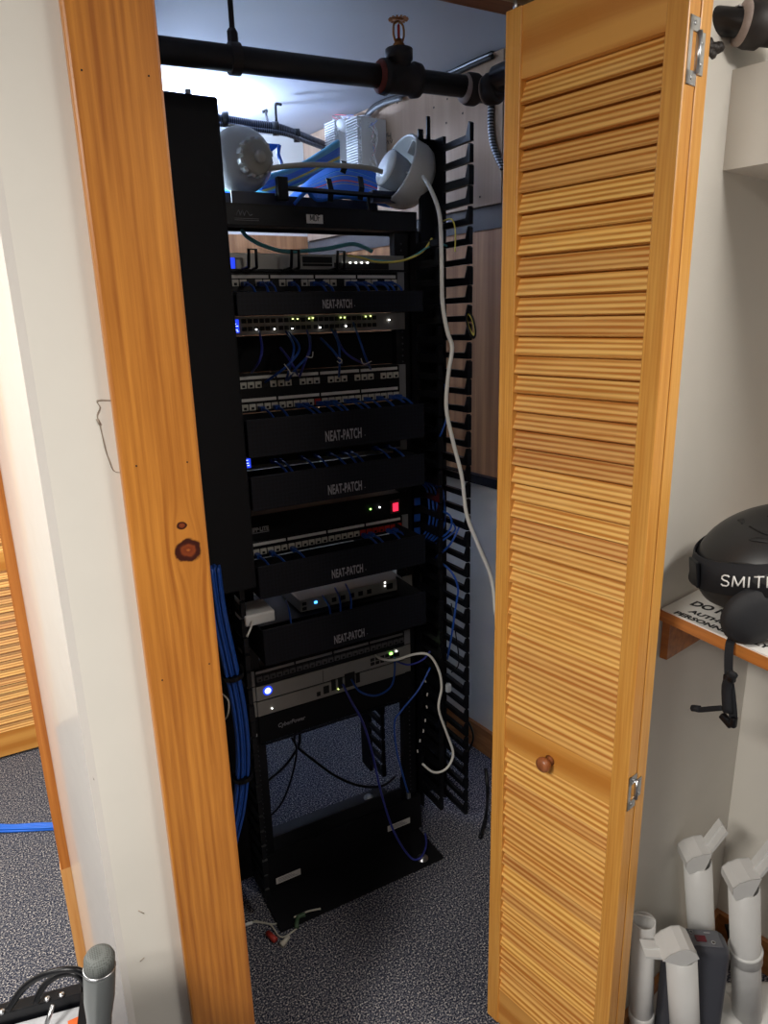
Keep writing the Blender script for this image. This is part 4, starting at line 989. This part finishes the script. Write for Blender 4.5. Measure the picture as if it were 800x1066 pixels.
SP.part('bulb', MB().lathe([(0, .016), (.003, .020), (.003, .044), (0, .048)], Matrix.Translation(hdp), 10), m_glassred, parent=hd_o)
# union / elbow at right end
E0 = at(491, 93, y=1.5); E1 = at(520, 92, y=1.44)
dv = (E1-E0).normalized()
for (c, r1) in ((E0, .034), (E0+dv*.055, .034)):
    fr5 = frame(c, dirp if c is E0 else (.35, -.93, .02)); cp = MB(); cp.lathe([(.022, -.018), (r1-.004, -.018), (r1, -.010), (r1, .010), (r1-.004, .018), (.022, .018)], fr5, 24); o_ = SP.part('coupling', cp, m_iron)
    SP.part('sealant_ring', MB().lathe([(.022, -.026), (.030, -.021), (.031, -.018), (.022, -.018)], fr5, 20), m_paste, parent=o_, label='pale thread sealant')
SP.part('elbow', MB().tube([E0, E0+dirp*.03, E0+dv*.05, E0+dv*.05+Vector((.02, -.06, 0))], .026, 16, 5), m_iron)
pr0 = Vector((1.075, 1.40, E0.z)); pr1 = Vector((1.10, 1.06, E0.z))
SP.part('branch_pipe', MB().tube([E0+dv*.05+Vector((.01, -.04, 0)), pr0, pr1], .0215, 16, 1), m_pipe)
# hanger
hx_ = at(244, 60, y=1.5); Hc = PA+dirp*((hx_-PA).dot(dirp))
HG = Thing('pipe_hanger', 'threaded rod and ring clamp holding the black pipe from the ceiling', 'pipe hanger', (Hc.x, Hc.y, Hc.z))
HG.part('clamp_ring', MB().lathe([(.0245, -.010), (.0285, -.010), (.0285, .010), (.0245, .010), (.0245, -.010)], frame(Hc, dirp), 24), m_iron)
HG.part('rod', MB().lathe([(.0055, .03), (.0055, 2.23-Hc.z)], Matrix.Translation(Hc), 10), m_pipe)
HG.part('nut', MB().lathe([(.011, .024), (.011, .046), (.007, .052)], Matrix.Translation(Hc), 6, smooth=False), m_iron)

# the same pipe line where it leaves the wall above the soffit
RP = Thing('wall_pipe', 'thick black pipe and fitting coming out of the wall above the soffit', 'pipe', (1.05, .78, 1.91))
ra = at(735, 21, y=.80); rb_ = at(770, 24, y=.775)
dq = (rb_-ra).normalized()
RP.part('pipe', MB().tube([ra-dq*.03, rb_+dq*.2], .0188, 20, 1), m_pipe)
fr6 = frame(rb_+dq*.010, dq)
o_ = RP.part('coupling', MB().lathe([(.022, -.004), (.029, -.004), (.032, .006), (.032, .022), (.027, .028), (.027, .06), (.034, .064), (.036, .08), (.036, .13)], fr6, 24), m_iron)
RP.part('sealant_ring', MB().lathe([(.0218, -.012), (.0285, -.009), (.030, .004), (.0218, .004)], fr6, 24), m_paste, parent=o_, label='pale pink thread sealant')
RP.part('text_mark', MB().b2((ra.x+.028, ra.y-.0325, ra.z+.012), (ra.x+.042, ra.y-.026, ra.z+.0135)), m_txt)
bl = MB()
for k in range(9): 
    p = at(742+random.random()*14, 42+random.random()*14, y=.775); bl.lathe([(0, -.008), (.007, -.005), (.009, 0), (.006, .006), (0, .008)], Matrix.Translation(p+Vector((0, .012, 0))), 8)
RP.part('foam_seal', bl, m_iron, label='dark ragged sealing foam around the wall hole')

# ================================================================== SHELF, SIGN, HELMET
sf = [(.984, .782), (1.385, .856), (1.50, .25), (.955, .25)]
SF = Thing('wall_shelf', 'wooden shelf with a worn front edge below the helmet', 'shelf', (1.2, .6, 1.0))
SF.part('board', MB().prism(sf, 1.0, 1.020), m_stainy)
SF.part('edge_chips', MB().tube([(.9835, .70, 1.0045), (.9822, .668, 1.004)], (.0012, .002), 4, 1).tube([(.9765, .60, 1.019), (.974, .55, 1.0195)], (.001, .002), 4, 1), m_palewood)
lx = Vector((.995, .7825)); SF.part('ledger', MB().prism([tuple(lx), (1.36, .851), (1.362, .838), (.998, .769)], .922, 1.0), m_stainy)
zs = 1.0235
SG = Thing('warning_sign', 'white printed plastic sign lying flat on the shelf under the helmet', 'sign', (1.05, .6, 1.02))
# sign axes: reading direction runs toward the camera along the shelf edge
sdir = Vector((-.05, -.9987, 0)).normalized(); supv = Vector((.9987, -.05, 0)).normalized()
so = Vector((.984, .772, 0))
frs = Matrix((sdir, supv, Vector((0, 0, 1)))).transposed().to_4x4(); frs.translation = Vector((so.x, so.y, 0))
SG.part('plate', MB().prism([(.985, .779), (1.22, .822), (1.21, .30), (.960, .30)], 1.020, 1.023), m_label)
def sgt(body, px0, px1, size, bold, sp=1):
    a_ = at(*px0, z=zs); b2_ = at(*px1, z=zs); dd = (b2_-a_); L_ = dd.length; dd.normalize()
    upd = Vector((-dd.y, dd.x, 0)); 
    if upd.x < 0: upd = -upd
    m_ = Matrix((dd, upd, Vector((0, 0, 1)) if dd.cross(upd).z > 0 else Vector((0, 0, -1)))).transposed().to_4x4()
    t_ = text_mb(body, size, Matrix(), 1, bold, .0002); w_ = max(p.x for p in t_.v)-min(p.x for p in t_.v)
    m_.translation = Vector((a_.x, a_.y, zs)); k_ = L_/w_
    t_.v = [m_ @ Vector((p.x*k_, p.y, 0 if p.z < 0 else .0003)) for p in t_.v]
    SG.part('printed_words', t_, m_ink)
sgt('PERSONNEL ONLY', (701, 638), (799, 675.5), .019, .0007)
sgt('AUTHORIZED', (717, 637), (790, 664), .019, .0007)
sgt('DO NOT ENTER', (718, 629), (830, 666), .032, .0012)

# helmet
hc = at(817, 588, z=1.125)
HL = Thing('ski_helmet', 'black ski helmet with goggle strap resting on the sign', 'helmet', (hc.x, hc.y, 1.021))
fx = Vector((rt.x, rt.y, 0)).normalized(); fy = Vector((-fx.y, fx.x, 0))   # front of helmet to camera right, fy away from camera
frh = Matrix((fx, fy, Vector((0, 0, 1)))).transposed().to_4x4(); frh.translation = hc; frh = frh @ Matrix.Rotation(R(-7), 4, 'Y')
def shell_r(th, ph):
    # ellipsoid with a fuller back and slightly flat crown
    x = .148*math.cos(th)*math.cos(ph); y = .112*math.sin(th)*math.cos(ph); z = .102*math.sin(ph)
    return Vector((x*(1+.04*math.cos(th)), y, z))
sh = MB(); nu, nv_ = 48, 20; vv = []
for j in range(nv_+1):
    ph = -.42+(PI/2+.42)*j/nv_
    for i in range(nu):
        th = 2*PI*i/nu
        v_ = shell_r(th, ph)
        # side flares lower over the ears, front opening is higher
        if j < 4: v_.z += (.012 if math.cos(th) > .5 else 0)*(4-j)/4
        vv.append(frh @ v_)
ff = [(j*nu+i, j*nu+(i+1) % nu, (j+1)*nu+(i+1) % nu, (j+1)*nu+i) for j in range(nv_) for i in range(nu)]
sh.add(vv, ff, True)
shell = HL.part('shell', sh, m_helm)
def on_shell(th, ph, k=1.0): return frh @ (shell_r(th, ph)*k)
# raised ridges and vents
for (t0, p0, t1, p1, t2, p2, w_) in ((3.4, .30, 3.9, .42, 4.6, .20, .0016), (3.05, .26, 3.3, .32, 3.9, .40, .0014), (3.6, 1.0, 4.1, .88, 4.8, .72, .0016)):
    HL.part('ridge', MB().tube([on_shell(t0, p0, 1.004), on_shell(t1, p1, 1.004), on_shell(t2, p2, 1.004)], w_, 6, 6), m_ink, parent=shell)
for (th, ph, dth, dph) in ((3.95, .80, .32, .05), (4.55, .92, .30, .05), (4.62, .62, .22, .05), (3.2, 1.05, .3, .05), (4.0, 1.25, .5, .05)):
    pts = [on_shell(th-dth/2, ph-.02, 1.002), on_shell(th, ph, 1.004), on_shell(th+dth/2, ph-.04, 1.002)]
    HL.part('vent', MB().tube(pts, lambda t_: (.0008+.004*math.sin(PI*min(max(t_, .02), .98)), .0012), 8, 5), m_ink, parent=shell)
# goggle strap: band round the shell, lower at the back, higher at front
def band(th, h):
    zz = .026+.013*math.cos(th)+h
    v_ = shell_r(th, math.asin(max(-.9, min(.9, zz/.102)))); g_ = 1.03+(.05*max(0, -math.cos(th))**6)
    return Vector((v_.x*g_, v_.y*1.03, zz))
bs = MB(); vv = []; N = 60
for i in range(N):
    th = 2*PI*i/N
    for h_, k in ((-.025, 1), (.025, 1), (.025, .985), (-.025, .985)):
        v_ = band(th, h_); vv.append(frh @ Vector((v_.x*k, v_.y*k, v_.z)))
bs.add(vv, [(i*4+k, i*4+(k+1) % 4, ((i+1) % N)*4+(k+1) % 4, ((i+1) % N)*4+k) for i in range(N) for k in range(4)], True)
strap = HL.part('goggle_strap', bs, m_fabric)
def wrap(q):
    # q.x metres along the strap from its start at the back left, q.y height
    th0 = 3.66; th = th0+q.x/.125
    v_ = band(th, q.y-.0085); return frh @ Vector((v_.x*1.006, v_.y*1.010, v_.z))
HL.part('strap_lettering', strokes_mb('SMITH', .0165, .0013, wrap, 1.12)[0], m_white, parent=strap, label='white strap lettering')
HL.part('strap_clip', MB().box((-.1525, -.012, .014), (.006, .03, .045), bev=.002, mat=frh), m_blackp, label='rear strap clip')
# lining, ear pad
HL.part('lining', MB().lathe([(.092, -.045), (.102, -.028), (.098, .0), (.06, .05), (0, .062)], frh @ Matrix.Scale(1.22, 4, (1, 0, 0)), 30), m_pad)
ear = MB(); ear.lathe([(0, .016), (.022, .015), (.040, .008), (.046, -.002), (.040, -.012), (0, -.016)], frame(frh @ Vector((-.092, -.086, -.040)), frh.to_3x3() @ Vector((-.12, -1, .06))), 26, sx=1.15, sy=1.0)
HL.part('ear_pad', ear, m_pad)
ear = MB(); ear.box((-.044, -.090, -.050), (.035, .016, .075), rot=Euler((.0, .25, 0)).to_matrix(), bev=.006, seg=3, mat=frh); HL.part('ear_pad_edge', ear, m_fabric)
HL.part('ear_pad', MB().lathe([(0, .016), (.022, .015), (.040, .008), (.046, -.002), (.040, -.012), (0, -.016)], frame(frh @ Vector((-.03, .088, -.062)), frh.to_3x3() @ Vector((-.1, 1, .05))), 26, sx=1.15), m_pad)
# chin strap hanging over the shelf edge
xs = .962
cst = [at(778, 640, z=1.045), at(772, 652, z=1.032), at(765, 662, x=.985), at(760, 672, x=xs), at(759, 700, x=xs-.003), at(762, 725, x=xs-.003), at(764, 748, x=xs-.002)]
cs_ = HL.part('chin_strap', MB().tube(cst, (.009, .0016), 4, 6, flat=(.3, -1, 0)), m_fabric)
bk = MB(); p = at(760, 706, x=xs-.008); bk.box(p, (.010, .018, .010), bev=.002); HL.part('strap_slider', bk, m_blackp, parent=cs_)
bk = MB(); p = at(759.5, 722, x=xs-.008); bk.tube([at(764, 700, x=xs-.009), at(757, 715, x=xs-.009), at(758, 742, x=xs-.009)], (.008, .004), 6, 4, flat=(.3, -1, 0)); HL.part('strap_end', bk, m_fabric, parent=cs_)
bk = MB(); bk.tube([at(722, 737, x=xs-.006), at(727, 739, x=xs-.006), at(740, 738, x=xs-.007), at(752, 737, x=xs-.008)], (.0045, .0025), 6, 3, flat=(0, 0, 1)); bk.tube([at(721, 737, x=xs-.006), at(729, 738, x=xs-.006)], (.006, .005), 6, 1); HL.part('strap_tail', bk, m_fabric, parent=cs_)
bk = MB(); bk.box(at(757, 750, x=xs-.006), (.010, .024, .012), rot=Euler((.5, 0, 0)).to_matrix(), bev=.003); bk.box(at(764, 752, x=xs-.006), (.010, .010, .018), bev=.003); HL.part('buckle', bk, m_blackp, parent=cs_)

# ================================================================== BOOT DRYERS
def port_tube(T, name_lab, pb, pt, r, mir, zb, ring=.5, tilt=0, pl_=1):
    b_ = at(*pb, z=zb); t_ = at(*pt, y=b_.y+.0)
    ax_ = (t_-b_); L_ = ax_.length; fr = frame(b_, ax_, rt)
    tb_ = T.part('tube', MB().lathe([(r, -.04), (r, L_), (r-.003, L_), (r-.003, L_-.03), (0, L_-.03)], fr, 26), m_dryer, label=name_lab)
    zr = L_*ring
    T.part('joint_ring', MB().lathe([(r, zr-.016), (r+.003, zr-.014), (r+.003, zr+.012), (r+.0045, zr+.015), (r, zr+.017)], fr, 26), m_dryer, parent=tb_)
    m2 = fr @ Matrix.Translation((0, 0, L_)) @ Matrix.Scale(mir, 4, (1, 0, 0)) @ Matrix.Rotation(R(tilt), 4, 'Y')
    k = r/.027
    # hood: curled sheet over the left of the opening
    th = .0022; path = [(-.026, -.004), (-.031, .010), (-.029, .026), (-.018, .036), (.002, .041), (.020, .040)]
    path = [(a_*k, c_*k) for a_, c_ in path]
    pf = path+[(a_+th*.6, c_-th) for a_, c_ in reversed(path)]
    T.part('hood', MB().extr(pf, r*1.75, m2), m_dryer, parent=tb_)
    sd = [(-.026, -.004), (-.031, .010), (-.029, .026), (-.018, .036), (.002, .041), (.020, .040), (.012, .018), (.004, 0)]
    sd = [(a_*k, c_*k) for a_, c_ in sd]
    T.part('hood_side', MB().extr(sd, .002, m2 @ Matrix.Translation((0, r*.86, 0))).extr(sd, .002, m2 @ Matrix.Translation((0, -r*.86, 0))), m_dryer, parent=tb_)
    # paddle rising to the other side
    pd = [(.004, .030), (.024, .004), (.034, .030), (.056, .078), (.050, .084), (.030, .055)]
    pd = [(a_*k, c_*k) for a_, c_ in pd]
    T.part('paddle', MB().extr([(a_, c_) for a_, c_ in [(.012*k, .036*k), (.026*k, .006*k), (.030*k, .022*k), (.058*k*pl_, .078*k*pl_), (.050*k*pl_, .088*k*pl_)]], .004, m2).extr([(.014*k, .030*k), (.018*k, .026*k), (.056*k*pl_, .080*k*pl_), (.052*k*pl_, .086*k*pl_)], r*1.25, m2), m_dryer, parent=tb_)
    return T
DA = Thing('boot_dryer', 'white boot dryer with the rear tube and the rightmost ringed tube', 'boot dryer', (1.25, .68, 0), group='white boot dryers in the alcove corner')
DB = Thing('boot_dryer', 'white boot dryer with grey blower, front tube and half hidden open tube', 'boot dryer', (1.12, .70, 0), group='white boot dryers in the alcove corner')
port_tube(DA, 'tall white boot dryer tube against the end wall, behind the grey blower', (733, 1015), (726.5, 896), .0285, 1, .06, .32)
port_tube(DA, 'rightmost white boot dryer tube with a joint ring halfway up', (778, 1056), (775, 922), .029, 1, .06, .5)
port_tube(DB, 'front white boot dryer tube standing before the grey blower', (715, 1100), (709.5, 992), .0285, -1, .06, .05, 38, .72)
# partly hidden tube: plain open top
b_ = at(667.5, 1075, z=.06); t_ = at(670.5, 958, y=b_.y)
T = DB
ax_ = t_-b_; fr = frame(b_, ax_, rt); L_ = ax_.length
tb_ = T.part('tube', MB().lathe([(.023, -.04), (.023, L_), (.020, L_), (.020, L_-.035), (0, L_-.035)], fr, 26), m_dryer)
T.part('joint_ring', MB().lathe([(.023, .04), (.0255, .042), (.0255, .062), (.023, .064)], fr, 26), m_dryer, parent=tb_)
T.part('wire_hoop', MB().tube([fr @ Vector(q) for q in ((-.020, 0, L_), (-.022, .0, L_+.018), (0, .0, L_+.012), (.020, 0, L_+.002), (.022, 0, L_-.004))], .0022, 6, 5), m_dryer, parent=tb_)
# base bodies
BB = DA
c = at(779, 1058, z=.03); BB.part('base', MB().box((c.x+.04, c.y-.02, .03), (.17, .13, .06), rot=Matrix.Rotation(-.5, 3, 'Z'), bev=.02, seg=4, smooth=True), m_dryer)
c2 = at(698, 1062, z=.04)
BB2 = DB
BB2.part('base', MB().box((c2.x, c2.y+.0, .035), (.30, .15, .06), rot=Matrix.Rotation(-.45, 3, 'Z'), bev=.02, seg=4, smooth=True), m_dryer)
BB2.part('screw', MB().lathe([(.005, .065), (.004, .068), (0, .068)], Matrix.Translation((c2.x-.02, c2.y, 0)), 8), m_steel)
# grey blower
gc_ = at(726, 976, z=.33)
BW = DB
gr = Matrix.Rotation(-.62, 3, 'Z'); gm = Matrix.Translation((gc_.x, gc_.y, 0)) @ gr.to_4x4()
bw = MB(); bw.box((0, 0, .195), (.118, .062, .27), bev=.018, seg=4, smooth=True, mat=gm); bwo = BW.part('blower_body', bw, m_dgrey, label='dark grey blower housing')
BW.part('top_face', MB().box((0, 0, .3295), (.088, .038, .003), bev=.001, mat=gm), plain('mid_grey_panel', rgb(96, 98, 104), .4), parent=bwo)
BW.part('display', MB().box((.006, -.003, .3315), (.020, .014, .002), mat=gm), m_red, parent=bwo)
ic = MB()
for x, y in ((-.03, .006), (-.02, -.008), (-.008, .012), (.028, -.010)): ic.lathe([(.003, .331), (.004, .331), (.004, .3318), (.003, .3318), (.003, .331)], gm @ Matrix.Translation((x, y, 0)), 12)
ic.box((-.028, -.011, .3314), (.010, .001, .0006), mat=gm); ic.box((.022, .012, .3314), (.012, .001, .0006), mat=gm)
BW.part('control_marks', ic, m_txt, parent=bwo)
BW.part('clip', MB().box((.040, -.034, .09), (.016, .010, .05), bev=.003, mat=gm), m_blackp, parent=bwo)
lead([at(757, 962, z=.09), at(762, 985, z=.06), at(757, 1010, z=.03)], .006, m_blackp, label='black cord behind the grey blower')

# ================================================================== LEFT FOREGROUND
fr0 = at(-14, 1050, z=.72); fr1 = at(100, 1020, z=.72)
dd = (fr1-fr0); dd.z = 0; Lc = dd.length; dd.normalize(); nrm = Vector((dd.y, -dd.x, 0))   # toward camera
fc = Matrix((dd, -nrm, Vector((0, 0, 1)))).transposed().to_4x4(); fc.translation = Vector((fr0.x, fr0.y, 0))
EQ = Thing('equipment_case', 'black rimmed equipment case with a light grey top in the lower left corner', 'equipment case', (fr0.x, fr0.y, 0))
EQ.part('body', MB().box((Lc/2-.1, -.20, .35), (Lc+.2, .40, .70), mat=fc), m_blackp)
EQ.part('rim', MB().box((Lc/2-.1, -.008, .71), (Lc+.2, .016, .024), bev=.001, mat=fc).box((Lc+.0-.008, -.20, .71), (.016, .40, .024), mat=fc), m_blackp)
EQ.part('top_panel', MB().box((Lc/2-.1, -.20, .703), (Lc+.16, .36, .006), mat=fc), m_greypanel)
for px in (2, 49, 64):
    p = at(px, 1051-px*.28+(0), z=.7225); EQ.part('screw', MB().lathe([(.004, .7215), (.003, .7245), (0, .725)], Matrix.Translation((p.x, p.y-.004, 0)), 10), m_steel)
p = at(85, 1064, z=.707); EQ.part('sticker', MB().box((p.x, p.y, .7065), (.03, .02, .001), mat=None), m_orange, label='orange sticker')
lead([at(55, 1046, z=.735), at(52, 1056, z=.73), at(48, 1068, z=.72), at(46, 1080, z=.71)], .0028, m_steel, name='metal_cable', label='shiny twisted metal cable over the rim of the case')
lead([at(8, 1052, z=.728), at(25, 1028, z=.75), at(48, 1014, z=.77), at(75, 1009, z=.775), at(90, 1016, z=.76), at(94, 1032, z=.73)], .0042, m_blackp, label='outer black cable looping over the equipment case')
lead([at(37, 1044, z=.728), at(46, 1026, z=.745), at(62, 1015, z=.755), at(80, 1014, z=.758), at(91, 1028, z=.735)], .0042, m_blackp, label='inner black cable looping over the equipment case')
MC = Thing('microphone', 'grey handheld microphone standing upright in the lower left corner', 'microphone', at(103, 1090, y=.70))
mt = at(103.5, 992, y=.70); mbm = at(103.5, 1110, y=.70); axm = (mt-mbm); Lm = axm.length; frm = frame(mbm, axm, (1, 0, 0))
MC.part('body', MB().lathe([(.0, 0), (.0125, 0), (.0135, Lm*.45), (.0165, Lm*.62), (.0172, Lm-.024), (.0165, Lm-.019)], frm, 26), m_mic)
MC.part('grille', MB().lathe([(.0165, Lm-.019), (.0165, Lm-.006), (.0140, Lm-.001), (.009, Lm+.001), (0, Lm+.0015)], frm, 26), m_grille)
MC.part('band', MB().lathe([(.0170, Lm-.021), (.0175, Lm-.020), (.0175, Lm-.0185), (.0165, Lm-.018)], frm, 26), m_steel)
0 and MC.part('thumb_recess', MB().lathe([(0, 0), (.009, .0004), (.010, .001), (0, .002)], frame(frm @ Vector((0, 0, Lm-.062))+Vector((-.008, -.0148, 0)), (-.5, -1, .1)), 20, sy=1.0), plain('recess_grey', rgb(74, 76, 76), .4))
# mic clip/stand so it rests on the case
MC.part('holder', MB().lathe([(.018, -.04), (.018, .03), (.014, .032)], frm, 18).tube([frm @ Vector((0, 0, -.03)), frm @ Vector((-.03, -.02, -.10))], .006, 8, 1), m_blackp)

# blue bundle on the carpet in the far room
FB = Thing('cable_bundle', 'flat bundle of bright blue cables lying on the carpet at far left', 'cable bundle', at(10, 863, z=0))
for k in range(8):
    r_ = (k % 4)*.008; z_ = .005+(k//4)*.007
    a_ = at(-60, 860, z=0); FB.part('cable', MB().tube([a_+Vector((0, -r_, z_)), at(-20, 861, z=0)+Vector((0, -r_*1.2, z_)), at(12, 862+random.uniform(-.8, .8), z=0)+Vector((0, -r_, z_)), at(40, 861, z=0)+Vector((0, -r_*.9, z_)), at(66, 860.5, z=0)+Vector((.0, -r_*.7, z_))], .0042, 8, 5), plain('bright_blue_cable', rgb(30, 110, 225), .4) if k == 0 else bpy.data.materials['bright_blue_cable'])

# ================================================================== LIGHT
def area(name, loc, rot, size, power, col, sy=None):
    l = bpy.data.lights.new(name, 'AREA'); l.energy = power; l.color = col; l.size = size
    if sy: l.shape = 'RECTANGLE'; l.size_y = sy
    o = bpy.data.objects.new(name, l); COL.objects.link(o); o.location = loc; o.rotation_euler = rot; return o
area('room_ceiling_light', (-1.08, -.12, 2.2), (0, 0, 0), .36, 42, (1, .95, .88), .5)
area('far_room_ceiling_light', (-1.1, 1.8, 2.2), (0, 0, 0), .6, 26, (1, .96, .90), .6)
area('added_closet_fill', (-.75, -.75, 2.2), (0, 0, 0), .3, 4.5, (1, .95, .88), .3)  # added fill for the closet's right wall, not a known fixture
area('added_alcove_fill', (1.2, -.25, 2.2), (0, 0, 0), .4, 13, (1, .95, .88), .4)  # added fill to brighten the end wall and shelf alcove
pl = bpy.data.lights.new('bulb_light', 'POINT'); pl.energy = 7.5; pl.color = (.52, .68, 1); pl.shadow_soft_size = .03
po = bpy.data.objects.new('bulb_light', pl); COL.objects.link(po); po.location = bp_+Vector((0, 0, .06))
area('bulb_beam', bp_+Vector((0, 0, .045)), (PI, 0, 0), (.11), 4.6, (.48, .64, 1), .11)
W = bpy.data.worlds.new('world'); W.use_nodes = True; bpy.context.scene.world = W
W.node_tree.nodes['Background'].inputs[0].default_value = (1, .93, .84, 1)
W.node_tree.nodes['Background'].inputs[1].default_value = .045
vs = bpy.context.scene.view_settings
vs.view_transform = 'Standard'; vs.look = 'None'; vs.gamma = 1; vs.use_curve_mapping = False; vs.exposure = .65
